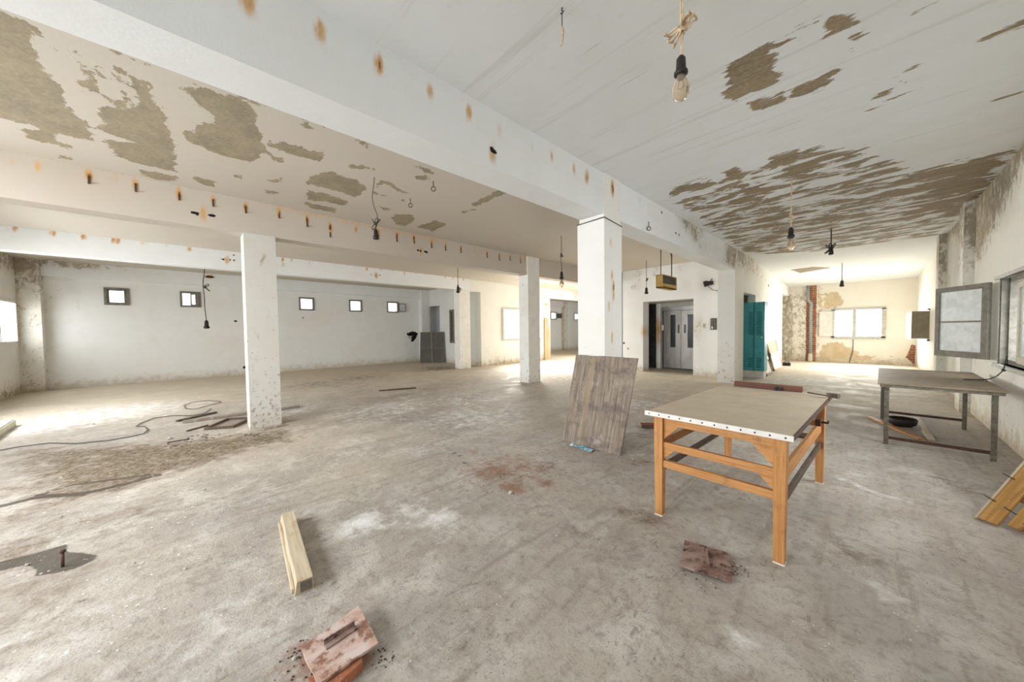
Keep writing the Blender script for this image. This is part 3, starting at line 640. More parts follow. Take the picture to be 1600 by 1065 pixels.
# far wall
FWIN = (hit(1302, 505, 1, YF).x, hit(1381, 505, 1, YF).x, 1.02, 2.17)
def paint_far(p):
    x, z = p[:, 0], p[:, 2]
    brick = np.where((x > -1.93) & (x < -1.5), np.minimum(x+1.93, -1.5-x)/.2*.6+.35, 0)
    brick = np.maximum(brick, np.clip(.5+sdf(x, z, [(1.17, .0), (1.19, .75), (1.08, .78), (1.02, .5), (.95, .3), (1.08, .15)])/.12, 0, 1)*(z > 0))
    pe = np.maximum.reduce([sdf(x, z, q) for q in [
        [(-1.3, 2.9), (-.85, 2.85), (-.75, 2.5), (-.9, 2.25), (-1.3, 2.2), (-1.35, 2.6)], [(-1.5, .1), (-1.3, .75), (-.9, .85), (-.5, .6), (-.2, .35), (.2, .28), (.0, .12), (-.5, .05)],
        [(-1.48, 2.0), (-1.35, 2.6), (-1.5, 3.1)]]])
    pe2 = sdf(x, z, [(-2.85, 0), (-2.32, 0), (-2.3, 2.9), (-2.85, 2.9)])
    mold = np.where((x < -1.93), .1, 0)+np.clip((.5-z)/.4, 0, 1)*.5; mold = np.maximum(mold, np.clip(-1.1-x, 0, .4)*1.6)
    mold = np.maximum(mold, np.where(pe2 > 0, 1.0, 0))
    return dict(brick=brick, peel=np.clip(pe+.3, 0, 1), mold=mold*.9)
plaster('far wall plaster', base=(.80, .77, .70), warm=(.76, .68, .54), peelcol=(.52, .40, .24), peelcol2=(.62, .52, .36), edge=.25, splash=.8, speck=.8)
wall_y('wall_far', YF, -4.6, XR+.3, 0, CZ, [FWIN], 1, 'far wall plaster', paint_far, .05, .3)
# right wall
RWIN = (3.6, 7.85, .97, 2.1); RW2 = (15.5, 16.9, 1.05, 1.95)
def paint_right(p):
    y, z = p[:, 1], p[:, 2]
    d = np.abs(y-9.3)
    m = np.clip((z-(2.15+.36*d))/.55, 0, 1)*np.clip((4.3-d)/1, 0, 1); m = np.maximum(m, .55*np.clip(1-np.abs(y-9.75)/.45, 0, 1)*np.clip((z-1.0)/1.2, 0, 1))
    m = np.maximum(m, np.clip((z-3.1)/.4, 0, 1)*.9*(y < 12.5)); m = np.maximum(m, .35*np.clip((12.6-y)/1, 0, 1)*(y > 9.2))
    m = np.maximum(m, spots(y, z, [(6.4, .55, .6), (5.6, .6, .75), (7.6, 2.9, .3), (6.6, 2.6, .35), (5.9, .35, .5)], .5, .22)); m = np.maximum(m, .5*np.clip((.25-z)/.2, 0, 1))
    return dict(mold=m, hole=spots(y, z, [(9.9, 2.6, .5)], .05, .2))
wall_x('wall_right', XR, -3.55, 19.55, 0, CZ, [RWIN, RW2], 1, DT, paint_right, .05, .3)
for (ya, yb) in [(9.55, 10.0), (12.55, 12.95)]:
    p, f = gridbox((XR-.12, XR), (ya, yb), (0, CZ-.002), .04)
    struct('pilaster', p, f, DT, lambda p: dict(mold=np.clip(.2+.7*np.clip((p[:, 2]-1.9)/1.2, 0, 1), 0, 1)))

# pipe in the brick chase
yy = YF-.085
tg = thing('drain_pipe', (-1.72, yy, 0), 'grey plastic drain pipe bending in the brick chase', 'pipe')
MB().tube([(.0, 0, .3), (0, 0, 2.3), (.02, 0, 2.45), (-.1, 0, 2.62), (-.1, 0, 3.3)], .055, 12).build('pipe', 'pvc pipe', tg)
MB().lathe([(.07, 0), (.075, .05), (.07, .32), (.06, .34)]).build('pipe_base', 'window paint cream', tg)

# ================================================================ WINDOWS (setting)
def frame_x(name, x, y0, y1, z0, z1, mat, w=.05, d=.06, mull=(), bars=(), kind='structure', glass=None, label=None):
    m = MB(); m.box(x-d/2, x+d/2, y0, y1, z0, z0+w); m.box(x-d/2, x+d/2, y0, y1, z1-w, z1)
    m.box(x-d/2, x+d/2, y0, y0+w, z0+w, z1-w); m.box(x-d/2, x+d/2, y1-w, y1, z0+w, z1-w)
    for q in mull: m.box(x-d/2, x+d/2, q-w/2, q+w/2, z0+w, z1-w)
    o = m.build(name, mat)
    if kind: o['kind'] = kind
    for (q, a, b) in bars:
        MB().box(x-.012, x+.012, a, b, q-.012, q+.012).build('glazing_bar', mat, o)
    if glass: MB().box(x-.003, x+.003, y0+w, y1-w, z0+w, z1-w).build('pane', glass, o)
    return o
wi = 1
for k, (a, b, c, d) in enumerate(holesB[:-1]):
    fr = frame_x('window_%d' % wi, XB+.005, a-.05, b+.05, c-.05, d+.05, 'window paint grey', .06, .06); wi += 1
    if k in (1,):
        s = MB(); s.box(XB-.02, XB+.005, a+.2, a+.235, c, d).build('sash', 'window paint grey', fr)
        s = MB(); s.bar((XB-.04, a+.22, c+.03), (XB+.06, b, c+.02), .02, .04).bar((XB-.04, a+.22, d-.03), (XB+.06, b, d-.02), .02, .04).box(XB+.0, XB+.05, b-.09, b, c, d).build('sash', 'window paint grey', fr)
    if k == 0: MB().box(XB-.03, XB+.0, a+.0, a+.05, c, d).box(XB-.03, XB, a, b, c, c+.035).box(XB-.03, XB, a, b, d-.035, d).box(XB-.03, XB, b-.06, b, c, d).build('sash', 'window paint grey', fr)
    if k == 5: MB().box(XB+.01, XB+.04, b+.02, b+.6, c+.05, d-.04).build('sash', 'grey panel', fr)
# the open pane beside the sunlit window
a, b = hit(622, 476, 0, XB), hit(631, 489, 0, XB)
o = frame_x('window_%d' % wi, XB+.09, a.y, b.y+.05, 2.46, 2.86, 'window paint grey', .03, .03, glass='frosted pane')
wi += 1
# left wall window frames
for (a, b, c, d) in WIN_L:
    m = MB(); w = .06
    m.box(a, b, LW-.02, LW+.03, c, c+w).box(a, b, LW-.02, LW+.03, d-w, d).box(a, a+w, LW-.02, LW+.03, c, d).box(b-w, b, LW-.02, LW+.03, c, d).box((a+b)/2-.03, (a+b)/2+.03, LW-.02, LW+.02, c, d)
    o = m.build('window_%d' % wi, 'white plastic'); o['kind'] = 'structure'; wi += 1
# spine window
o = frame_x('window_%d' % wi, XS+.01, SW[0]-.06, SW[1]+.04, SW[2]-.06, SW[3]+.06, 'window paint light', .09, .08, mull=[11.35]); wi += 1
MB().box(XS-.01, XS+.01, SW[0], SW[1], 1.7, 1.72).build('glazing_bar', 'window paint light', o)
# shuttered window in the back room wall
m = MB(); z0, z1 = .98, 2.45
for (x0, x1, za, zb) in [(DWX0-.02, DWX1+.02, z0-.04, z0+.06), (DWX0-.02, DWX1+.02, z1-.06, z1+.04), (DWX0-.02, DWX0+.07, z0, z1), (DWX1-.07, DWX1+.02, z0, z1)]: m.box(x0, x1, 8.82, 8.90, za, zb)
o = m.build('window_%d' % wi, 'window paint grey'); o['kind'] = 'structure'; wi += 1
m = MB(); m.box(DWX0, DWX1, 8.93, 8.95, z0, z1)
for i in range(24): m.box(DWX0+.05, DWX1-.05, 8.915, 8.935, z0+.07+i*.056, z0+.105+i*.056)
m.build('shutter', 'shutter drab', o)
# far window
a, b, c, d = FWIN; m = MB(); w = .09
m.box(a-.05, b+.05, YF-.04, YF+.05, c-.06, c+w-.03).box(a-.05, b+.05, YF-.04, YF+.05, d-.04, d+.06).box(a-.05, a+.05, YF-.04, YF+.05, c, d).box(b-.06, b+.06, YF-.04, YF+.05, c, d).box(-.46, -.36, YF-.03, YF+.04, c, d)
o = m.build('window_%d' % wi, 'window paint light'); o['kind'] = 'structure'; wi += 1
MB().box(a, b, YF+.0, YF+.02, 1.63, 1.66).build('glazing_bar', 'window paint light', o)
MB().box(a-.42, a-.03, YF-.09, YF-.06, c+.07, d-.07).build('sash', 'white plastic', o)
# right wall near window: frame, sill, lintel strip, sashes
y0, y1, z0, z1 = RWIN; m = MB()
m.box(XR+.06, XR+.14, y0, y1, z0, z0+.06).box(XR+.06, XR+.14, y0, y1, z1-.06, z1).box(XR+.06, XR+.14, y1-.08, y1, z0, z1).box(XR+.06, XR+.14, y0, y0+.08, z0, z1)
m.box(XR+.0, XR+.06, y1-.045, y1, z0, z1)
o = m.build('window_%d' % wi, 'window paint grey'); o['kind'] = 'structure'; wi += 1
MB().box(XR-.012, XR+.29, y1-.03, y1+.0, z0, z1).build('jamb_lining', 'painted metal', o)
MB().box(XR-.03, XR+.1, y0-.1, y1+.15, z0-.05, z0).build('window_sill', 'window paint light', o)
MB().box(XR-.025, XR+.02, y0-.1, y1+.2, z1, z1+.045).build('window_head', 'window paint light', o)
def sash(name, label, w, h, mat, loc, rz, glass='frosted pane', rail=.09, parent=None):
    r = thing(name, loc, label, 'window sash', rz) if parent is None else parent
    m = MB(); m.box(0, w, -.02, .02, 0, rail).box(0, w, -.02, .02, h-rail*.8, h).box(0, rail, -.02, .02, rail, h-rail*.8).box(w-rail*.85, w, -.02, .02, rail, h-rail*.8)
    m.build('sash_frame', mat, r, .003)
    MB().box(rail, w-rail*.85, -.012, .012, h*.5-.012, h*.5+.012).build('glazing_bar', mat, r)
    MB().box(rail-.01, w-rail*.8, -.004, .004, rail-.01, h*.5).build('pane', glass, r)
    MB().box(rail-.01, w-rail*.8, -.004, .004, h*.5, h-rail*.75).build('pane', glass, r)
    return r
# open sash: hinge at (1.14, 7.9), free edge towards the far wall
hx, hy = 1.13, 7.93
tipd = Vector((.74-hx, 8.68-hy)); ang = math.atan2(tipd.y, tipd.x)
sash('open_casement', 'weathered grey window sash with two frosted panes swung open into the room', tipd.length, 1.06, 'window paint grey', (hx, hy, 1.01), ang)
sash('casement', 'cream painted window sash with dirty panes closed in the right wall window', .8, 1.0, 'window paint cream', (XR+.05, 6.62, 1.01), R_(88))
sash('casement', 'grey window sash at the right edge of the photo beside the cream sash', .85, 1.0, 'window paint grey', (XR+.09, 5.72, 1.01), R_(90))
# window beyond the pilasters on the right wall
y0, y1, z0, z1 = RW2; m = MB()
m.box(XR-.01, XR+.06, y0, y1, z0, z0+.05).box(XR-.01, XR+.06, y0, y1, z1-.05, z1).box(XR-.01, XR+.06, y1-.05, y1, z0, z1).box(XR-.01, XR+.06, y0, y0+.05, z0, z1)
o = m.build('window_%d' % wi, 'window paint light'); o['kind'] = 'structure'; wi += 1
sx = hit(1424, 507, 1, 15.4).x
t = thing('window_shutter', (XR, 15.42, 1.1), 'shade-toned olive shutter swung out square from the right wall far down the corridor', 'shutter')
MB().box(sx-XR, -.01, -.02, .015, 0, .80).build('shutter_panel', 'shutter drab', t, .004)  # unlit leaf: the olive colour holds its shade
MB().box(sx-XR+.05, sx-XR+.062, -.035, -.02, .35, .42).build('handle', 'aluminium', t)
MB().box(-.05, 0, -.03, .03, .83, .87).build('hinge', 'rusty metal', t); MB().box(-.05, 0, -.03, .03, -.07, -.02).build('hinge', 'rusty metal', t)
sx2 = hit(1416, 507, 1, 15.9).x
t = thing('open_casement', (sx2, 15.95, 1.08), 'open leaf painted white as if lit, behind the shade-toned shutter', 'window sash')
MB().box(0, XR-sx2-.01, -.015, .015, 0, .80).build('pane', 'white plastic', t)  # lit leaf of the pair: its brightness is put into the white

# ================================================================ ELEVATOR
DPT = 1.33
dp = EW+DPT
def ex(px_, yp=dp): return hit(px_, 520, 1, yp).x
p, f = gridbox((EX0-.7, EX1+.35), (dp+.06, dp+.16), (0, 2.9), .3); struct('wall_elevator_back', p, f, 'steel dark')
p, f = gridbox((EX0-.7, EX0-.6), (EW+.45, dp+.06), (0, EZ+.1), .3); struct('wall_elevator_jamb', p, f, 'steel dark')  # dark colour stands for the void's shade; the right jamb keeps plaster
p, f = gridbox((EX1+.25, EX1+.35), (EW+.45, dp+.06), (0, EZ+.1), .3); struct('wall_elevator_jamb', p, f, HS)
p, f = gridbox((EX0-.7, EX1+.35), (EW+.45, dp+.06), (EZ, EZ+.15), .3); struct('wall_elevator_soffit', p, f, HS)
p, f = gridbox((ex(1027.5), ex(1034)), (dp-.12, dp+.05), (0, EZ), .05)
struct('trim_1', p, f, HS, lambda p: dict(rust=spots(p[:, 0], p[:, 2], [(ex(1031), 1.5, .5, 1.5), (ex(1031), 1.1, .4)], .1, .3)))
MB().box(EX0-.6, ex(1027.5), dp+.0, dp+.04, 0, EZ).build('dark_void_sheet', 'steel dark')['kind'] = 'structure'  # dark sheet standing in for the unlit void left of the elevator doors
A, Bx = ex(1036), EX1+.22; mid = ex(1064)
dr = MB().box(A-.02, Bx, dp-.03, dp+.05, 2.14, EZ-.02).box(A-.07, A, dp-.05, dp+.05, 0, EZ-.14).build('door_1', 'steel door'); dr['kind'] = 'structure'
MB().box(A-.1, Bx, dp-.06, dp+.0, 2.28, EZ).build('door_header', 'window paint light', dr)
for (a, b, wx0, wx1, hx_) in [(A+.02, mid-.006, ex(1047.5), ex(1055.5), ex(1060.5)), (mid+.006, mid+(mid-A)-.02, ex(1074.5), ex(1083)+.03, ex(1070.5))]:
    lf = MB().box(a, wx0, dp-.0, dp+.04, .04, 2.13).box(wx1, b, dp-.0, dp+.04, .04, 2.13).box(wx0, wx1, dp, dp+.04, .04, .8).box(wx0, wx1, dp, dp+.04, 1.98, 2.13).build('door_leaf', 'steel door', dr)
    MB().box(wx0-.005, wx1+.005, dp+.02, dp+.03, .79, 1.99).build('door_window', 'door glass', lf)
    MB().tube([(hx_, dp, 1.33), (hx_, dp-.05, 1.34), (hx_, dp-.05, 1.6), (hx_, dp, 1.61)], .014).build('handle', 'steel dark', lf)
MB().box(ex(1036)-.02, ex(1038.5), dp-.07, dp-.05, 1.42, 1.62).build('call_plate', 'white plastic', dr)
# call buttons and panels on the elevator wall
def wrect(x0, y0, x1, y1, plane=EW):
    a = hit(x0, y0, 1, plane); b = hit(x1, y1, 1, plane); return min(a.x, b.x), max(a.x, b.x), min(a.z, b.z), max(a.z, b.z)
x0, x1, z0, z1 = wrect(1110.5, 497, 1120, 515)
t = thing('control_panel', (x0, EW, z0), 'dark grey six-section control panel on the white wall right of the elevator', 'control panel')
MB().box(0, x1-x0, -.03, 0, 0, z1-z0).build('panel_body', 'grey panel', t, .004)
for i in range(3):
    for j in range(2): MB().box(.03+j*(x1-x0-.03)/2, (j+1)*(x1-x0-.03)/2-.0, -.038, -.03, .03+i*(z1-z0-.03)/3, (i+1)*(z1-z0-.03)/3).build('button', 'white plastic' if (i, j) == (0, 0) else 'painted metal', t)
x0, x1, z0, z1 = wrect(1098, 505, 1103, 512.5)
t = thing('call_button', (x0, EW, z0), 'small beige call button plate between elevator and control panel', 'switch')
MB().box(0, x1-x0, -.015, 0, 0, z1-z0).build('plate', 'window paint cream', t, .003); MB().box(.04, x1-x0-.04, -.022, -.015, .05, z1-z0-.05).build('button', 'rusty metal', t)
x0, x1, z0, z1 = wrect(986, 446.5, 992, 452)
tag(MB().box(x0, x1, EW-.03, EW, z0, z1).build('junction_box', 'white plastic', None, .004), 'small white square junction box high on the wall left of the elevator', 'junction box')
# black wall lamp with cable
h = hit(1108, 443, 1, EW)
t = thing('wall_lamp', (h.x, EW, h.z), 'black cylindrical wall lamp head above the control panel', 'lamp')
MB().tube([(-.1, -.16, -.02), (-.02, -.13, 0), (.02, -.12, 0), (.14, -.1, .01)], [.085, .085, .065, .055], 14).build('lamp_head', 'black', t)
MB().tube([(.05, -.1, .03), (.08, -.05, .12), (.08, 0, .14)], .012).build('bracket', 'black', t)
MB().tube([(.0, -.1, -.08), (.1, -.03, -.2), (.25, -.02, -.24), (.45, -.02, -.18), (.6, -.02, -.05)], .008).build('cable', 'wire dark', t)

# ================================================================ YELLOW HANGING BOX
yb0, yb1 = 8.85, 9.75; bxx = hit(1036, 438, 1, yb0).x
zt = hit(1036, 428, 1, yb0).z; zb = hit(1036, 449, 1, yb0).z; bw = bxx-hit(1025, 438, 1, yb0).x
t = thing('hanging_light_box', (bxx-bw/2, (yb0+yb1)/2, zb), 'yellow box light fixture hung from the ceiling on two rods before the elevator', 'light fixture')
L = (yb1-yb0)/2; hgt = zt-zb; ww = bw/2
MB().box(-ww, ww, -L, L, 0, .03).box(-ww, ww, -L, L, hgt-.02, hgt).box(-ww, ww-.01, -L, -L+.02, 0, hgt).box(-ww, ww, L-.02, L, 0, hgt).box(-ww, -ww+.02, -L, L, 0, hgt).box(ww-.02, ww, -L, L, 0, hgt*.35).build('housing', 'yellow paint', t, .004)
m = MB()
for i in range(9): m.box(ww-.04, ww-.01, -L+.02, L-.02, hgt*.38+i*hgt*.066, hgt*.38+i*hgt*.066+.008)
m.build('grille', 'painted metal', t)
MB().tube([(0, -L+.1, hgt*.62), (0, L-.1, hgt*.62)], .02).build('tube', 'white plastic', t)
for k, yv in enumerate((-L+.08, L-.12)):
    MB().tube([(0, yv, hgt), (0, yv, CZ-zb)], .011 if k == 0 else .015).build('rod', 'wire dark', t)
MB().tube([(0, L-.12, CZ-zb-.35), (.02, L-.2, CZ-zb-.12), (0, L-.26, CZ-zb)], .006).build('rod_wire', 'wire dark', t)

# ================================================================ PENDANT CORDS
def at_depth(px_, py_, d):
    v = ray(px_, py_); return CAM + v*(d/F)
def pendant(px_, py_, base, label, scale=1, bulb=True, cord='wire cream', knot=None, r=.004, seed=1, group=None, top=None, amp=.0, loops=4, name='hanging_bulb'):
    """base: world xy under the ceiling; (px_,py_) pixel of the holder's foot"""
    x, y = base; z = hit(px_, py_, 1, y).z if abs(y) > .5 else at_depth(px_, py_, 1.3).z
    zt = top or CZ
    t = thing(name, (x, y, zt), label, 'light bulb' if bulb else 'lamp holder', 0, group)
    H = zt-z; s = scale
    MB().tube(wob((0, 0, 0), (0, 0, -H+.09*s), 16, amp, seed), r).build('cord', cord, t)
    MB().lathe([(.008*s, .1*s), (.018*s, .085*s), (.02*s, .03*s), (.028*s, .025*s), (.028*s, .01*s), (.022*s, 0)], (0, 0, -H), 14).build('socket', 'black', t)
    if bulb:
        MB().lathe([(.014*s, 0), (.016*s, -.02*s), (.028*s, -.045*s), (.033*s, -.065*s), (.031*s, -.085*s), (.02*s, -.102*s), (.004*s, -.109*s)], (0, 0, -H), 20).build('bulb', 'bulb glass', t)
        MB().tube([(-.01*s, 0, -H-.01*s), (-.012*s, 0, -H-.05*s), (0, .004*s, -H-.06*s), (.012*s, 0, -H-.05*s), (.01*s, 0, -H-.01*s)], .0015*s, 6).build('filament', 'wire cream', t)
    if knot:
        kz, kr = knot; kr *= .75; m = MB(); rnd = random.Random(seed)
        for i in range(loops):
            a = rnd.uniform(0, 6.28); b = rnd.choice((-1, 1))*rnd.uniform(.6, 1.8); e = Vector((math.cos(a), math.sin(a), b)).normalized(); q = e.cross(Vector((.2, .3, 1))).normalized()
            c = Vector((0, 0, -kz)) + e*kr*.55
            m.tube([c + e*math.cos(u)*kr*.75 + q*math.sin(u)*kr*.28 for u in [k*2*math.pi/14 for k in range(14)]], r, 7, True)
        m.tube([(0, 0, -kz+kr*.3), (.01, .0, -kz-.0), (0, .01, -kz-kr*.3)], r*2.6)
        m.build('knot', cord, t)
    return t
# the near bulb: 1.3 m from the camera plane
hb = at_depth(1064, 92, 1.3)
t = thing('hanging_bulb', (hb.x, hb.y, CZ), 'clear bulb on a knotted cream cord hanging nearest the camera', 'light bulb')
H = CZ-hb.z
MB().tube(wob((0.0, 0, 0), (0, 0, -H), 14, .002, 3), .0035).tube(wob((0.006, 0, 0), (.004, 0, -H), 14, .002, 5), .003).build('cord', 'wire cream', t)
m = MB(); kz = H-.115
ax_r, ax_u = _r, Vector((0, 0, 1))
for (a, b, c_, d_) in [(.02, .03, .045, .02), (.035, .025, .05, .016), (.01, .02, .03, .022), (.03, .045, .035, .018), (-.03, -.035, .05, .012), (-.02, -.05, .045, .01), (-.04, -.02, .04, .010), (.015, .01, .02, .03)]:
    c = Vector((0, 0, -kz)) + ax_r*a + ax_u*(b*.9); dirv = (ax_r*a + ax_u*b).normalized(); per = dirv.cross(_f).normalized()
    m.tube([c + dirv*math.cos(u)*c_*.75 + per*math.sin(u)*d_*.6 + _f*.012*math.sin(2*u+a*50) for u in [k*2*math.pi/16 for k in range(16)]], .0034, 7, True)
m.tube([Vector((0, 0, -kz)) + Vector((.013*math.cos(u), .013*math.sin(u), -.02+.006*u/6.28*1.0)) for u in [k*.5 for k in range(30)]], .0034, 7)
m.build('knot', 'wire cream', t)
MB().lathe([(.007, .012), (.016, .0), (.018, -.045), (.024, -.048), (.025, -.058), (.02, -.064)], (0, 0, -H), 18).build('socket', 'black', t)
MB().lathe([(.015, -.06), (.017, -.075), (.028, -.095), (.031, -.115), (.029, -.135), (.018, -.152), (.003, -.157)], (0, 0, -H), 24).build('bulb', 'bulb glass', t)
MB().tube([(-.006, 0, -H-.065), (-.012, 0, -H-.105), (0, .004, -H-.112), (.012, 0, -H-.105), (.006, 0, -H-.065)], .0012, 6).build('filament', 'wire cream', t)
def ceil_xy(px_, py_, z=CZ): h = fl(px_, py_, z); return (h.x, h.y)
G = 'pendant lamp cords'
pendant(1236, 372, ceil_xy(1237, 275), 'bulb on a cream cord under the peeling ceiling, above the wooden table', 1.5, True, 'wire cream', (.55, .05), .007, 4)
pendant(1297, 398, ceil_xy(1299, 358), 'dark lamp holder and tangled cord under the peeling ceiling above the corridor', 1.5, False, 'wire dark', (.42, .13), .010, 6, loops=6, name='lamp_holder')
pendant(1314, 448, ceil_xy(1316, 411, 3.45), 'dark lamp holder on a thin cord before the far corridor window', 2, False, 'wire dark', (.62, .13), .009, 8, top=3.45, loops=2, name='lamp_holder')
pendant(878, 436, ceil_xy(877, 368), 'small bulb on a twisted dark cord left of the large near column', 1.7, True, 'wire dark', (.42, .06), .007, 9, amp=.012, name='hanging_bulb')
pendant(591, 372, ceil_xy(585, 277), 'black lamp holder on a bow-knotted wire between the patched ceiling and rusty beam', 1.4, False, 'wire dark', (.62, .09), .005, 12, amp=.03, loops=5, name='lamp_holder')
pendant(712, 458, ceil_xy(715, 417), 'black lamp holder hanging left of the slim far column', 2.2, False, 'wire dark', (.62, .18), .009, 14, loops=2, name='lamp_holder')
pendant(322, 452, ceil_xy(319, 417), 'black lamp holder on a short crooked cord above the second small window', 2.6, False, 'wire dark', (.62, .16), .011, 16, amp=.05, loops=2, name='lamp_holder')
pendant(1010, 459, ceil_xy(1010, 407), 'black lamp holder on a straight cord left of the yellow box', 2, False, 'wire dark', (.6, .09), .008, 18, loops=2, name='lamp_holder')
# bare cord end near the camera
c = ceil_xy(878, 12); t = thing('hook_cord', (c[0], c[1], CZ), 'short frayed cord end hanging from a ceiling hook at the top of the photo', 'cord')
MB().tube([(0, 0, 0), (0, 0, -.02), (.012, 0, -.03), (0.0, 0, -.04), (-.01, 0, -.03)], .004).build('hook', 'wire dark', t)
MB().tube([(0, 0, -.03), (0, 0, -.12)], .003).build('string', 'wire dark', t)
MB().tube([(0, 0, -.115), (.008, 0, -.15), (.0, 0, -.2), (-.012, 0, -.235)], [.005, .008, .008, .006]).build('frayed_end', 'wire cream', t)
# eye hooks
proto = None
for (px_, py_, lab) in [(677, 283, 'iron eye hook in the ceiling nearer the big white beam'), (641, 310, 'iron eye hook in the ceiling nearer the rusty beam'), (1010, 352, 'small iron hook on the right face of the big beam past the near column')]:
    c = ceil_xy(px_, py_)
    if proto is None:
        t = thing('eye_hook', (c[0], c[1], CZ), lab, 'hook', YAW, 'ceiling eye hooks'); proto = t
        MB().tube([(0, 0, 0), (0, 0, -.075)], .006).build('shank', 'rusty metal', t)
        MB().tube([(.03*math.cos(u), 0, -.105+.03*math.sin(u)) for u in [k*2*math.pi/18 for k in range(18)]], .006, 8, True).build('ring', 'rusty metal', t)
    else:
        t = copy_tree(proto); t['label'] = lab; t.location = (c[0], c[1], CZ)
        if px_ == 1010:
            h = hit(1011, 352, 0, b1[1]); t.location = (b1[1]+.03, h.y, h.z+.05); t['group'] = 'beam hooks'
# iron stubs in the beams
def stub_proto():
    t = thing('iron_bracket', (0, 0, 0), 'x', 'bracket')
    MB().box(0, .012, -.012, .012, -.07, .05).box(0, .05, -.012, .012, -.07, -.058).build('flat_iron', 'rusty metal', t)
    return t
pr0 = None
ORD = ['first', 'second', 'third', 'fourth', 'fifth', 'sixth', 'seventh', 'eighth', 'ninth', 'tenth', 'eleventh', 'twelfth', 'thirteenth', 'fourteenth', 'fifteenth', 'sixteenth', 'seventeenth', 'eighteenth', 'nineteenth']
for i, (px_, py_) in enumerate([(139, 280), (212, 292), (280, 308), (333, 316), (384, 327), (436, 337), (480, 348), (516, 366), (591, 370), (620, 372), (647, 377), (674, 383), (696, 387), (720, 392), (761, 398), (780, 403), (797, 404), (813, 407)]):
    h = hit(px_, py_, 0, b2[1])
    if pr0 is None: pr0 = stub_proto(); t = pr0
    else: t = copy_tree(pr0)
    t.location = (b2[1], h.y, h.z); t['group'] = 'iron stubs along the middle beam'
    t['label'] = 'rusty flat iron stub in the rust-streaked middle beam, %s counted from the left' % ORD[i]
    t.scale = (.7, .8, .8+.2*math.sin(i*2.3))

# strap round the near column
zs = hit(943, 341, 1, CA[2]).z
p, f = gridbox((CA[0]-.02, CA[1]+.015), (CA[2]-.02, CA[3]+.01), (0, zs-.005), .04)
cs = struct('column_casing', p, f, 'column plaster', lambda p: dict(rust=spots(p[:, 1], p[:, 2], RA[1:], .025, .09)*(p[:, 0] > CA[1]-.01)))
a, b, c, d = CA[0]-.024, CA[1]+.02, CA[2]-.024, CA[3]+.014
MB().tube([(b, d, zs-.03), (b, c, zs+.008), (a, c, zs-.004)], .006).build('cable', 'black', cs)

# ================================================================ WOODEN TABLE
T = thing('work_table', (-.725, 3.52, 0), 'honey coloured wooden work table with beige top and white studded edge', 'table', R_(-2.2))
tx, ty, tz = .455, .92, .845
me = MB(); nx, ny = 10, 16   # slightly warped top board
MB().box(-tx, tx, -ty, ty, tz-.022, tz).build('tabletop', 'hardboard', T, .003)
e = MB()
e.box(-tx-.008, tx+.008, -ty-.012, -ty, tz-.032, tz+.004).build('edge_strip', 'edging', T, .002)
MB().box(tx, tx+.008, -ty, ty, tz-.028, tz+.002).build('edge_strip', 'rusty metal', T)
MB().box(-tx-.006, -tx, -ty, ty, tz-.028, tz-.001).build('edge_strip', 'honey wood y', T)
for i in range(12):
    MB().lathe([(.0055, 0), (.005, .003), (.002, .005)], (0, 0, 0), 8).build('stud', 'black', T, loc=(-tx+.03+i*(2*tx-.06)/11, -ty-.012, tz-.014), rot=(R_(90), 0, 0))
lx, ly, lw = .385, .83, .036
for (sx_, sy_) in [(-1, -1), (1, -1), (1, 1), (-1, 1)]:
    cx_, cy_ = sx_*lx, sy_*ly; w2 = .028
    o = MB().hexa([(cx_-w2, cy_-w2, 0), (cx_+w2, cy_-w2, 0), (cx_+w2, cy_+w2, 0), (cx_-w2, cy_+w2, 0)], [(cx_-lw, cy_-lw, tz-.022), (cx_+lw, cy_-lw, tz-.022), (cx_+lw, cy_+lw, tz-.022), (cx_-lw, cy_+lw, tz-.022)]).build('leg', 'honey wood z', T, .003)
    MB().box(cx_-w2-.002, cx_+w2+.002, cy_-w2-.002, cy_+w2+.002, 0, .008).build('foot_pad', 'edging', o)
for sy_ in (-1, 1):
    y_ = sy_*(ly+.0)
    MB().box(-lx, lx, y_-.014, y_+.014, tz-.105, tz-.022).build('apron', 'honey wood x', T, .002)
    MB().box(-lx, lx, y_-.014, y_+.014, .545, .60).build('rail', 'honey wood x', T, .002)
    MB().box(-lx, lx, y_-.018, y_+.018, .40, .455).build('rail', 'honey wood x' if sy_ < 0 else 'dark wood x', T, .002)
for sx_ in (-1, 1):
    x_ = sx_*(lx)
    MB().box(x_-.014, x_+.014, -ly, ly, tz-.12, tz-.022).build('apron', 'honey wood y', T, .002)
    MB().box(x_-.012, x_+.012, -ly, ly, .50 if sx_ > 0 else .54, .60).build('rail', 'honey wood y', T, .002)
    MB().box(x_-.012, x_+.012, -ly, ly, .35, .40).build('rail', 'dark wood y', T, .002)
# triangular corner braces on the front
for (x0, s_, zt_, k) in [(-lx+.03, 1, tz-.105, .12), (lx-.03, -1, tz-.105, .13), (-lx+.03, 1, .545, .085), (lx-.03, -1, .545, .09)]:
    MB().prism([(x0, -ly-.01, zt_), (x0+s_*k, -ly-.01, zt_), (x0, -ly-.01, zt_-k)], (0, .022, 0)).build('corner_brace', 'honey wood x', T)
MB().tube([(lx+.02, ly-.35, .66), (lx+.09, ly-.35, .66), (lx+.09, ly-.35, .68)], .009).box(lx+.01, lx+.045, ly-.4, ly-.3, .63, .69).build('clamp', 'rusty metal', T)
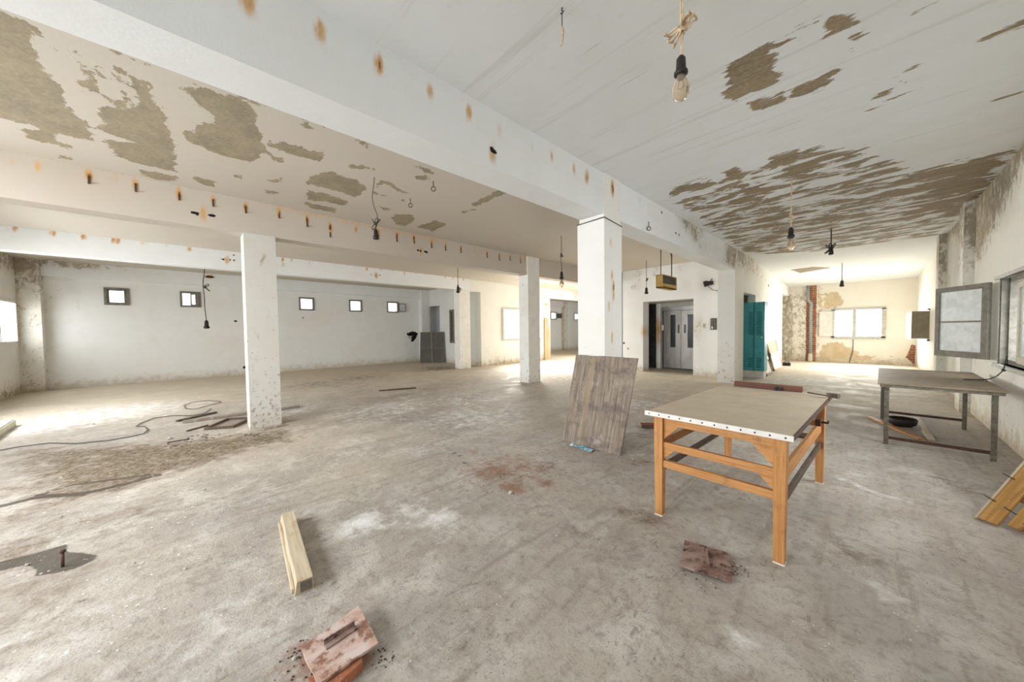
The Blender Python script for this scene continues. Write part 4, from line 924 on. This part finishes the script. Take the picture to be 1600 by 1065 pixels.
# bar lying on its rear edge
a, b = hit(1147, 603, 2, tz), hit(1254, 613, 2, tz)
t = thing('wooden_bar', (a.x, a.y+.02, tz+.002), 'reddish brown wooden bar lying along the far edge of the wooden table', 'bar', math.atan2(b.y-a.y, b.x-a.x))
Lb = (b-a).length; MB().box(0, Lb, -.03, .03, 0, .052).build('bar_body', 'red wood x', t, .004)
MB().box(Lb*.62, Lb*.73, -.055, -.03, .0, .035).tube([(Lb*.66, -.05, .02), (Lb*.70, -.07, .02)], .012).build('clasp', 'black', t)
a, b = hit(1262, 614, 2, tz+.01), hit(1311, 622, 2, tz+.01)
dirb = (b-a).normalized()
t = thing('iron_rod', (a.x, a.y, tz+.016), 'dark iron rod with block end jutting off the far corner of the wooden table', 'rod', math.atan2(dirb.y, dirb.x))
Lb = (b-a).length; MB().tube([(0, 0, 0), (Lb*.7, 0, 0)], .006).build('rod_shaft', 'rusty metal', t); MB().box(Lb*.66, Lb, -.02, .02, -.01, .03).build('block_end', 'dark wood x', t, .003)

# ================================================================ METAL TABLE by the right wall
T = thing('metal_table', (.58, 7.2, 0), 'rusty metal framed table with drab top under the open window', 'table', R_(-1))
X0, X1, Y0, Y1, ZT = -.48, .46, -1.0, 1.15, .79
MB().box(X0, X1, Y0, Y1, ZT-.02, ZT).build('tabletop', 'table top metal', T, .003)
MB().box(X0+.02, X1-.02, Y0+.02, Y0+.05, ZT-.055, ZT-.02).box(X0+.02, X1-.02, Y1-.05, Y1-.02, ZT-.055, ZT-.02).box(X0+.02, X0+.05, Y0+.05, Y1-.05, ZT-.055, ZT-.02).box(X1-.05, X1-.02, Y0+.05, Y1-.05, ZT-.055, ZT-.02).build('top_frame', 'painted metal', T)
for (x_, y_) in [(-.40, -.86), (.39, -.86), (.36, .78), (-.43, .85)]:
    MB().box(x_-.021, x_+.021, y_-.021, y_+.021, 0, ZT-.05).build('leg', 'painted metal', T, .003)
MB().box(-.40, .39, -.875, -.85, .07, .105).build('rail', 'rusty metal', T); MB().box(-.42, .36, .78, .80, .11, .145).build('rail', 'rusty metal', T)
# wire on it
a = hit(1505, 592, 2, ZT+.005)
m = MB(); pts = [hit(1505, 592.5, 2, ZT+.006), hit(1530, 593, 2, ZT+.006), hit(1546, 592, 2, ZT+.006), hit(1558, 587, 0, 1.08), hit(1568, 578, 0, 1.12), hit(1571, 566, 0, 1.15), hit(1574, 556, 0, 1.17)]
m.tube(pts, .006); m.tube([pts[4]+Vector((-.012, 0, .01)), pts[4]+Vector((.012, 0, -.01))], .012)
tag(m.build('electric_wire', 'wire dark'), 'dark wire drooping from the window sill onto the metal table', 'wire')
# boards and bowl under it
def floor_bar(name, p0, p1, w, h, mat, label, cat='board', z=0.0, bev=.003):
    a, b = fl(*p0), fl(*p1); d = b-a; t = thing(name, (a.x, a.y, z), label, cat, math.atan2(d.y, d.x)); L_ = math.hypot(d.x, d.y)
    o = MB().box(0, L_, -w/2, w/2, 0, h).build('plank', mat, t, bev); return t, L_
floor_bar('red_board', (1358, 652), (1440, 687), .07, .02, 'honey wood x', 'orange-red board lying on the floor under the metal table', 'board')
floor_bar('grey_board', (1429, 648), (1456, 690), .06, .03, 'pale wood x', 'pale thin board crossing beneath the metal table beside the bowl', 'board', 0.0)
c = fl(1434, 678); t = thing('metal_bowl', (c.x-.12, c.y+.45, 0), 'dark round bowl on the floor under the metal table', 'bowl')
MB().lathe([(.09, 0), (.14, .03), (.155, .11), (.15, .115), (.135, .035), (.0, .02)], (0, 0, 0), 24).build('bowl_body', 'black', t)

# ================================================================ BOARD leaning on the near column
pb, pt_ = 3.62, 3.93
bl, br_ = hit(878, 689, 2, .0), hit(969, 713, 2, .0)
tl, tr = hit(899, 553, 1, pt_), hit(993, 560, 1, pt_)
bl = Vector((bl.x, bl.y, .012)); br_ = Vector((br_.x, br_.y, .012))
xa = (br_-bl).normalized(); up = ((tl+tr)/2-(bl+br_)/2); n_ = xa.cross(up).normalized(); za = n_.cross(xa)*-1
za = up - xa*up.dot(xa); hh = za.length; za.normalize(); n_ = xa.cross(za).normalized()
t = D.objects.new('leaning_board', None); COL.objects.link(t)
t.matrix_world = Matrix(((xa.x, n_.x*-1, za.x, bl.x), (xa.y, n_.y*-1, za.y, bl.y), (xa.z, n_.z*-1, za.z, bl.z), (0, 0, 0, 1)))
tag(t, 'weathered grey plank board leaning against the large near column', 'board')
Wb = (br_-bl).length
sk = up.dot(xa)
m = MB(); k = 5
for i in range(k):
    a0, a1 = Wb*i/k+.0008, Wb*(i+1)/k-.0008; w2 = (tr-tl).length/Wb
    j = [.004, -.003, .002, 0, -.004][i]
    m.hexa([(a0, 0, .0+j), (a1, 0, .0+j), (a1, .022, .0+j), (a0, .022, .0+j)], [(a0*w2+sk*.55, 0, hh+j), (a1*w2+sk*.55, 0, hh+j), (a1*w2+sk*.55, .022, hh+j), (a0*w2+sk*.55, .022, hh+j)])
m.build('planks', 'weathered board', t, .002)
MB().box(.05+sk*.4, Wb-.03+sk*.4, .022, .045, hh*.80, hh*.87).build('batten', 'grey wood x', t, .003); MB().box(.04, Wb-.04, .022, .045, hh*.15, hh*.22).build('batten', 'grey wood x', t, .003)
a = fl(893, 694); b = fl(925, 704); d = (b-a)
m = MB(); rnd = random.Random(5); u_ = d.normalized(); q_ = Vector((-u_.y, u_.x, 0))
vs = []; NXp = 9
for i in range(NXp):
    for j in range(4):
        vs.append(a + u_*(i/(NXp-1)*d.length*1.1) + q_*(j-2.2)*.028 + Vector((0, 0, .006+abs(rnd.gauss(0, .009)))))
m._a(vs, [(i*4+j, (i+1)*4+j, (i+1)*4+j+1, i*4+j+1) for i in range(NXp-1) for j in range(3)])
o = m.build('paper_scrap', 'blue paper'); sm = o.modifiers.new('t', 'SOLIDIFY'); sm.thickness = .002
tag(o, 'crumpled blue and white paper scrap under the leaning board', 'paper')
# small dark block beyond
c = fl(1013, 668); t = thing('wooden_block', (c.x, c.y, 0), 'small dark wooden block with rails on the floor beyond the leaning board', 'block', YAW-.1)
MB().box(-.09, .09, -.045, .045, 0, .05).build('block_body', 'dark wood x', t, .004); MB().box(-.1, .1, -.05, -.02, .05, .065).box(-.1, .1, .02, .05, .05, .065).build('rail', 'red wood x', t)

# ================================================================ TIMBER BLOCK on the floor
a, b = fl(449, 815), fl(476, 925); d = b-a
t = thing('timber_block', (a.x, a.y, 0), 'short pale timber post lying on the floor at lower left', 'timber', math.atan2(d.y, d.x))
Lb = math.hypot(d.x, d.y); hb_ = .075; wb = .1
m = MB(); prof = []
for i in range(9):
    u = i/8; wv = .003*math.sin(9*u); prof.append((u*Lb, wv))
for i in range(8):
    (x0, w0), (x1, w1) = prof[i], prof[i+1]
    m._a([(x0, -wb/2+w0, 0), (x1, -wb/2+w1, 0), (x1, wb/2, 0), (x0, wb/2, 0), (x0, -wb/2+.014+w0, hb_), (x1, -wb/2+.014+w1, hb_), (x1, wb/2-.006, hb_), (x0, wb/2-.006, hb_)],
         [(0, 3, 2, 1), (4, 5, 6, 7), (0, 1, 5, 4), (2, 3, 7, 6)] + ([(3, 0, 4, 7)] if i == 0 else []) + ([(1, 2, 6, 5)] if i == 7 else []))
m.build('post', 'pale wood x', t)
MB().box(Lb, Lb+.002, -wb/2+.03, wb/2-.012, .01, hb_-.008).build('end_grain', 'painted metal', t)
MB().box(Lb*.02, Lb*.97, -wb/2-.012, -wb/2+.006, 0, .028).build('split_edge', 'pale wood x', t, .004)

# ================================================================ RUSTY PLATES
def plate(name, corners, zc, th, mat, label, handle=None):
    P4 = [fl(x, y, zc+th) for x, y in corners]; c = sum(P4, Vector())/4
    t = thing(name, (c.x, c.y, 0), label, 'metal plate')
    loc = [v-Vector((c.x, c.y, 0)) for v in P4]; N_ = 7; pts = []; rnd = random.Random(3)
    for i in range(4):
        for k in range(N_):
            q = loc[i].lerp(loc[(i+1) % 4], k/N_); pts.append(Vector((q.x+rnd.gauss(0, .0012), q.y+rnd.gauss(0, .0012), zc)))
    MB().prism(pts, (0, 0, th)).build('plate', mat, t)
    if handle:
        h0, h1 = fl(*handle[0], zc+th)-Vector((c.x, c.y, 0)), fl(*handle[1], zc+th)-Vector((c.x, c.y, 0))
        h0.z = h1.z = zc+th; d_ = (h1-h0).normalized(); s_ = Vector((-d_.y, d_.x, 0))
        MB().bar(h0+Vector((0, 0, .004)), h1+Vector((0, 0, .004)), .035, .008).bar(h0+s_*.015+Vector((0, 0, .014)), h1+s_*.015+Vector((0, 0, .014)), .007, .028).build('handle', 'iron plate', t)
        if len(handle) > 2:
            for hh_ in handle[2]:
                q0 = fl(*hh_[0], zc+th)-Vector((c.x, c.y, 0)); q1 = fl(*hh_[1], zc+th)-Vector((c.x, c.y, 0)); q0.z = q1.z = zc+th+.012
                MB().bar(q0, q1, .015, .024).build('lug', 'rusty metal', t)
    return t
plate('iron_plate', [(471, 1012), (560, 945), (592, 1003), (497, 1068)], .05, .012, 'plate dusty', 'rusty iron plate with a bar handle lying at the bottom edge of the photo', ((508, 1012), (556, 980)))
cc = [fl(480, 1075, .0), fl(566, 1024, .0), fl(567, 1048, .0), fl(500, 1110, .0)]
m = MB().prism([Vector((v.x, v.y, 0)) for v in cc], (0, 0, .045))
tag(m.build('brick_tile', 'brick dust', None, .004), 'reddish brick tile under the rusty iron plate at lower left', 'brick')
plate('iron_plate', [(1062, 882), (1070, 843), (1141, 864), (1144, 908)], .018, .01, 'iron plate', 'rusty square iron plate with a small lug on the floor before the wooden table', ((1099, 858), (1103, 884)), )
m = MB(); rnd = random.Random(9)
# ================================================================ PALLET at the lower right
A = fl(1526, 812); Bq = fl(1600, 842)
Tq = A+Vector((.33, .35, .56))
xa = (Bq-A).normalized(); upv = Tq-A; upv = upv - xa*upv.dot(xa); hh = .575; upv.normalize(); nn = xa.cross(upv).normalized()
if nn.z > 0: pass
t = D.objects.new('wooden_pallet', None); COL.objects.link(t)
t.matrix_world = Matrix(((xa.x, -nn.x, upv.x, A.x), (xa.y, -nn.y, upv.y, A.y), (xa.z, -nn.z, upv.z, .012), (0, 0, 0, 1)))
tag(t, 'orange-brown slatted wooden pallet leaning on the right wall at the photo edge', 'pallet')
for (s0, s1, y_) in [(.0, .10, 0), (.12, .19, .03), (.245, .33, 0), (.35, .40, .03)]:
    MB().box(s0, s1, y_, y_+.022, 0.012 if y_ == 0 else .05, hh).build('slat', 'pallet wood z', t, .003)
MB().box(-.012, .0, -.008, .03, 0, hh).build('edge_board', 'pale wood z', t, .002)
for z_ in (.12, hh*.8): MB().box(0.005, .40, .052, .085, z_+.15, z_+.23).build('batten', 'pallet wood x', t, .003)
for (s_, z_) in [(.105, .16), (.23, .09), (-.02, .2), (-.02, .42)]: MB().tube([(s_-.03, -.01, z_), (s_, -.015, z_-.012), (s_+.04, -.004, z_-.02)], .0035).build('nail', 'black', t)

# ================================================================ LOCKER and frames in the corridor
ly_ = 12.05; x0 = -2.70; x1 = hit(1194.5, 520, 1, ly_).x; zt = hit(1193, 471, 1, ly_).z; zb = hit(1192, 580, 1, ly_).z; dpt = .45
T = thing('metal_locker', (x0, ly_, 0), 'teal metal locker with vented doors standing in the corridor doorway', 'locker')
w = x1-x0; zb = max(zb, .1)
MB().box(0, w, .02, dpt, zb, zt).build('locker_body', 'teal paint', T, .004)
half = hit(1178, 520, 1, ly_).x-x0; 
for (a, b) in [(.0, half-.012), (half+.012, w-.01)]:
    d_ = MB().box(a, b, 0, .02, zb+.01, zt-.01).build('door', 'teal paint', T, .004)
    cxd = (max(a, .22)+b)/2
    for (z0_, n_) in [(zt-.95, 14), (zb+.12, 6)]:
        m = MB()
        for i in range(n_): m.bar((cxd-.06, -.004, z0_+i*.05), (cxd+.06, -.004, z0_+i*.05), .012, .022)
        m.build('vent', 'teal shade', d_)
MB().box(half-.012, half+.012, .0, .012, zb, zt).build('centre_post', 'teal shade', T)
MB().lathe([(.02, 0), (.022, .02), (.01, .03)], (0, 0, 0), 12).build('lock_knob', 'white plastic', T, loc=(w-.06, 0, zb+(zt-zb)*.49), rot=(R_(90), 0, 0))
MB().box(.03, w-.02, .04, dpt-.03, 0, zb).build('plinth', 'white plastic', T)
def lean_frame(name, label, y0, y1, xb, z, mats, mid=.5):
    t = D.objects.new(name, None); COL.objects.link(t); tag(t, label, 'frame')
    up = Vector((CXW+.03-xb, 0, z)); L_ = up.length; up.normalize(); ya = Vector((0, 1, 0)); n = ya.cross(up).normalized()
    t.matrix_world = Matrix(((ya.x, -n.x, up.x, xb), (ya.y, -n.y, up.y, y0), (ya.z, -n.z, up.z, .01), (0, 0, 0, 1)))
    w_ = y1-y0
    MB().box(0, w_, -.02, .02, 0, .06).box(0, w_, -.02, .02, L_-.06, L_).box(0, .06, -.02, .02, 0, L_).box(w_-.06, w_, -.02, .02, 0, L_).build('frame_border', mats[0], t)
    MB().box(0, w_, -.03, .015, L_*mid-.05, L_*mid+.05).build('cross_bar', mats[2], t)
    MB().box(.03, w_-.03, -.004, .012, .03, L_*mid-.03).build('lower_panel', mats[1], t); MB().box(.03, w_-.03, -.004, .012, L_*mid+.03, L_-.03).build('upper_panel', mats[3], t)
lean_frame('glazed_screen', 'dark edged drab framed panel leaning beside the teal locker', 12.62, 13.6, -2.12, .98, ['dark wood x', 'hardboard', 'white plastic', 'hardboard'])
lean_frame('glazed_screen', 'pale wooden framed panel leaning on the corridor wall behind the dark framed one', 14.3, 15.9, -2.2, 1.05, ['pale wood x', 'white plastic', 'pale wood x', 'plywood'], .52)
c = fl(1229, 571); t = thing('tool_box', (c.x, c.y, 0), 'small black object on the corridor floor past the leaning frames', 'box')
MB().box(-.12, .12, -.08, .08, 0, .12).build('case', 'black', t, .02); MB().tube([(-.06, 0, .12), (-.05, 0, .17), (.05, 0, .17), (.06, 0, .12)], .012).build('handle', 'black', t)

# ================================================================ PANELS in the back
t = D.objects.new('folding_screen', None); COL.objects.link(t); tag(t, 'dark grey two-leaf panel leaning against the pilaster at the back left wall', 'panel')
bl = Vector((-15.2, 7.62, .01)); br_ = Vector((-14.62, 8.55, .01)); c0, c1 = hit(656.5, 564.5, 2, 0.0), hit(694, 564, 2, 0)
sx_ = .955
bl = Vector((c0.x*sx_, c0.y*sx_, .01)); br_ = Vector((c1.x*sx_, c1.y*sx_, .01))
xa = (br_-bl).normalized(); wv = (br_-bl).length; nb = Vector((xa.y, -xa.x, 0))
if nb.x > 0: nb = -nb
up = (nb*.16+Vector((0, 0, 1.45))); hh = up.length; up.normalize(); n = xa.cross(up)
t.matrix_world = Matrix(((xa.x, -n.x, up.x, bl.x), (xa.y, -n.y, up.y, bl.y), (xa.z, -n.z, up.z, bl.z), (0, 0, 0, 1)))
MB().box(0, wv, -.015, .015, 0, hh).build('sheet', 'grey panel', t)
MB().box(0, .03, -.03, .0, 0, hh).box(wv-.03, wv, -.03, 0, 0, hh).box(0, wv, -.03, 0, hh-.03, hh).box(0, wv, -.025, 0, hh*.47, hh*.49).build('edging_strip', 'painted metal', t)
MB().bar((wv*.52, -.03, 0), (wv*.46, -.03, hh-.02), .05, .03, (0, 1, 0)).build('centre_bar', 'shutter drab', t)
a = hit(851.5, 550, 0, XS+.05); b = hit(859.5, 548, 0, XS+.05); zt_ = hit(852, 496, 0, XS+.05).z
m = MB(); ypts = [(a.y, .0), (b.y, .0), (b.y, zt_-.55), (b.y-.12, zt_-.25), (a.y+.25, zt_-.05), (a.y, zt_)]
m.prism([(XS+.03, y_, z_) for y_, z_ in ypts], (.02, 0, 0))
tag(m.build('plywood_sheet', 'plywood'), 'tan plywood sheet with curved top on the wall right of the spine window', 'plywood')

# ================================================================ DEBRIS and cable on the left floor
t, L_ = floor_bar('long_plank', (286, 661), (468, 636), .09, .045, 'grey wood x', 'long grey plank lying behind the second column', 'plank')
floor_bar('dark_batten', (276, 659), (338, 645), .05, .03, 'dark wood x', 'short dark batten on the floor left of the long plank', 'batten', .0)
floor_bar('thin_rod', (292, 674), (325, 665), .03, .02, 'dark wood x', 'thin dark rod among the scraps left of the second column', 'rod')
floor_bar('thin_rod', (261, 692), (296, 686), .02, .015, 'dark wood x', 'thin dark rod lying alone before the scraps', 'rod')
floor_bar('wooden_stick', (592, 611), (650, 606.5), .05, .03, 'dark wood x', 'lone dark stick on the bare floor right of the second column', 'stick')
a, b = fl(340, 665), fl(385, 650)
t = thing('wooden_tray', ((a.x+b.x)/2+.25, (a.y+b.y)/2-.05, 0), 'flat dark wooden tray frame beside the foot of the second column', 'tray', math.atan2(b.y-a.y, b.x-a.x)+.2)
MB().box(-.3, .3, -.2, -.17, 0, .04).box(-.3, .3, .17, .2, 0, .04).box(-.3, -.27, -.17, .17, 0, .04).box(.27, .3, -.17, .17, 0, .04).build('rim', 'dark wood x', t); MB().box(-.29, .29, -.18, .18, 0, .012).build('base_board', 'grey wood x', t)
a, b = fl(408, 672), fl(447, 662); t, L_ = floor_bar('grey_board', (410, 671), (447, 664), .1, .02, 'grey wood x', 'flat grey board at the right foot of the second column', 'board')
m = MB(); pts = [fl(x, y) + Vector((0, 0, .012)) for x, y in [(-8, 706), (30, 699), (78, 693), (120, 694), (170, 689), (205, 683), (225, 678), (231, 672), (226, 667), (213, 667), (220, 662), (240, 654), (270, 650), (300, 650), (318, 647), (330, 639)]]
m.tube(pts, .006, 7); o = m.build('floor_cable', 'wire dark')
tag(o, 'long dark cable snaking across the floor at left', 'cable')
m = MB(); pts = [fl(x, y) + Vector((0, 0, .012)) for x, y in [(346, 629), (330, 633), (305, 640), (290, 639), (287, 634), (300, 629), (325, 626), (345, 628)]]
m.tube(pts, .005, 7); tag(m.build('cable_loop', 'wire dark'), 'thin loop of dark cable on the floor left of the second column', 'cable')
# white-topped block at the far left edge
a, b = fl(-14, 690), fl(22, 665); t = thing('foam_block', ((a.x+b.x)/2, (a.y+b.y)/2, 0), 'pale flat slab with mouldy edge at the left edge of the photo', 'slab', math.atan2(b.y-a.y, b.x-a.x))
Lb = (b-a).length; MB().box(-Lb/2, Lb/2, -.02, .45, 0, .10).build('slab_body', 'window paint cream', t, .006); MB().box(-Lb/2+.01, Lb/2-.01, 0, .44, .1, .115).build('top_sheet', 'white plastic', t, .004)
c = fl(98, 885); t = thing('iron_bolt', (c.x, c.y, 0), 'rusty iron bolt standing up from the damp patch at lower left', 'bolt')
MB().tube([(0, 0, 0), (-.015, .0, .09)], .008).build('shaft', 'rusty metal', t); MB().lathe([(.013, 0), (.015, .004), (.014, .014), (.008, .018)], (-.015, 0, .088), 10).build('bolt_head', 'rusty metal', t)
# pebbles and chips
st0 = None; rnd = random.Random(21)
stones = [(798, 771, .022, 'white stone chip standing on the red dust patch before the leaning board'), (699, 714, .014, 'small white chip left of the dark splinters'), (740, 744, .009, 'tiny chip on the left rim of the red dust patch'), (494, 836, .013, 'white chip right of the pale timber block'),
          (817, 723, .008, 'tiny dark chip at the top of the red dust patch'), (870, 838, .012, 'reddish chip alone on the floor between leaning board and square plate'), (512, 829, .007, 'tiny chip beside the white powder stain'), (460, 1030, .012, 'chip at the left edge of the big rusty plate'),
          (1152, 885, .012, 'largest chip at the right edge of the small square plate'), (1149, 897, .010, 'chip at the lower right corner of the small square plate'), (42, 883, .012, 'white chip in the damp patch near the iron bolt'), (210, 880, .008, 'small white chip right of the iron bolt'), (290, 889, .012, 'rust red chip left of the pale timber block'),
          (95, 808, .012, 'white chip below the long wet streak'), (320, 765, .012, 'white chip right of the end of the long wet streak'), (1495, 856, .010, 'yellowish chip left of the leaning pallet'), (1000, 806, .008, 'tiny chip left of the front leg of the wooden table'), (146, 663, .02, 'dark lump on the pale floor above the long cable'), (265, 686, .03, 'dark lump between the two lone rods')]
for (x, y, r, lab) in stones:
    c = fl(x, y)
    if st0 is None:
        m = MB(); rr = random.Random(2); vs = []
        for i in range(5):
            for k in range(7):
                th = math.pi*(i+.5)/5; ph = 2*math.pi*k/7; q = 1+rr.uniform(-.2, .2); vs.append((q*math.sin(th)*math.cos(ph), .8*q*math.sin(th)*math.sin(ph), .62*q*math.cos(th)))
        m._a(vs, [(i*7+k, (i+1)*7+k, (i+1)*7+(k+1) % 7, i*7+(k+1) % 7) for i in range(4) for k in range(7)] + [tuple(range(7)), tuple(28+k for k in range(7))[::-1]])
        st0 = m.build('stone_chip', 'stone'); o = st0
    else: o = st0.copy(); COL.objects.link(o)
    o.location = (c.x, c.y, r*.5); o.scale = (r, r, r); o.rotation_euler = (0, 0, rnd.uniform(0, 6))
    tag(o, lab, 'stone', 'loose stone chips on the floor')
# splinters by the red dust
for (x, y, s, a_, lab) in [(710, 708, .05, .3, 'upper dark splinter left of the red dust patch'), (718, 712, .05, .15, 'middle dark splinter left of the red dust patch'), (725, 723, .05, -.5, 'lowest dark splinter left of the red dust patch, tilted the other way')]:
    c = fl(x, y); t = MB().box(-s/2, s/2, -.005, .005, 0, .006).build('wood_splinter', 'dark wood x', None, loc=(c.x, c.y, 0), rot=(0, 0, YAW+a_))
    tag(t, lab, 'splinter', 'splinters by the red dust')
# wire below far window
a = hit(1333, 530, 1, YF-.03); b = hit(1327, 563, 1, YF-.03)
tag(MB().tube([a, a.lerp(b, .5)+Vector((.05, 0, 0)), Vector((b.x, b.y, .01))], .01).build('wall_wire', 'wire dark'), 'thin wire hanging from the far window to the floor', 'wire')
def scatter(name, label, cat, mat, zones, smin, smax, flat, seed):
    rnd = random.Random(seed); m = MB()
    for (px_, py_, rad, cnt) in zones:
        c0 = fl(px_, py_)
        for _ in range(cnt):
            a = rnd.uniform(0, 6.28); d = rad*math.sqrt(rnd.random()); c = c0+Vector((math.cos(a)*d, math.sin(a)*d, 0)); s_ = rnd.uniform(smin, smax)
            k = rnd.choice((4, 5)); b = rnd.uniform(0, 6.28); st_ = rnd.uniform(.5, 1)
            pts = [Vector((c.x+math.cos(b)*math.cos(t)*s_-math.sin(b)*math.sin(t)*s_*st_, c.y+math.sin(b)*math.cos(t)*s_+math.cos(b)*math.sin(t)*s_*st_, .001)) for t in [i*2*math.pi/k+rnd.uniform(-.3, .3) for i in range(k)]]
            m.prism(pts, (0, 0, s_*flat))
    tag(m.build(name, mat), label, cat, kind='stuff')
scatter('paint_flakes', 'scattered white paint flakes over the dusty floor at left', 'flakes', 'wire bright', [(100, 840, 1.0, 26), (250, 800, .9, 26), (90, 980, .5, 16), (330, 740, 1.2, 20), (300, 900, .6, 12), (150, 720, 1.5, 24), (450, 700, 1.3, 10)], .004, .011, .12, 4)
scatter('rust_crumbs', 'dark rust and brick crumbs around the plates and the red dust patch', 'debris', 'rusty metal', [(470, 1030, .12, 40), (596, 1028, .06, 24), (1150, 890, .07, 40), (800, 750, .35, 90), (860, 735, .2, 30), (690, 740, .3, 30), (1100, 905, .12, 16)], .002, .006, .6, 6)
scatter('rust_crumbs', 'dark scraps of debris by the foot of the second column', 'debris', 'dark wood x', [(312, 684, .22, 30), (292, 692, .25, 14), (395, 680, .15, 14)], .006, .02, .3, 8)
bpy.context.view_layer.update()
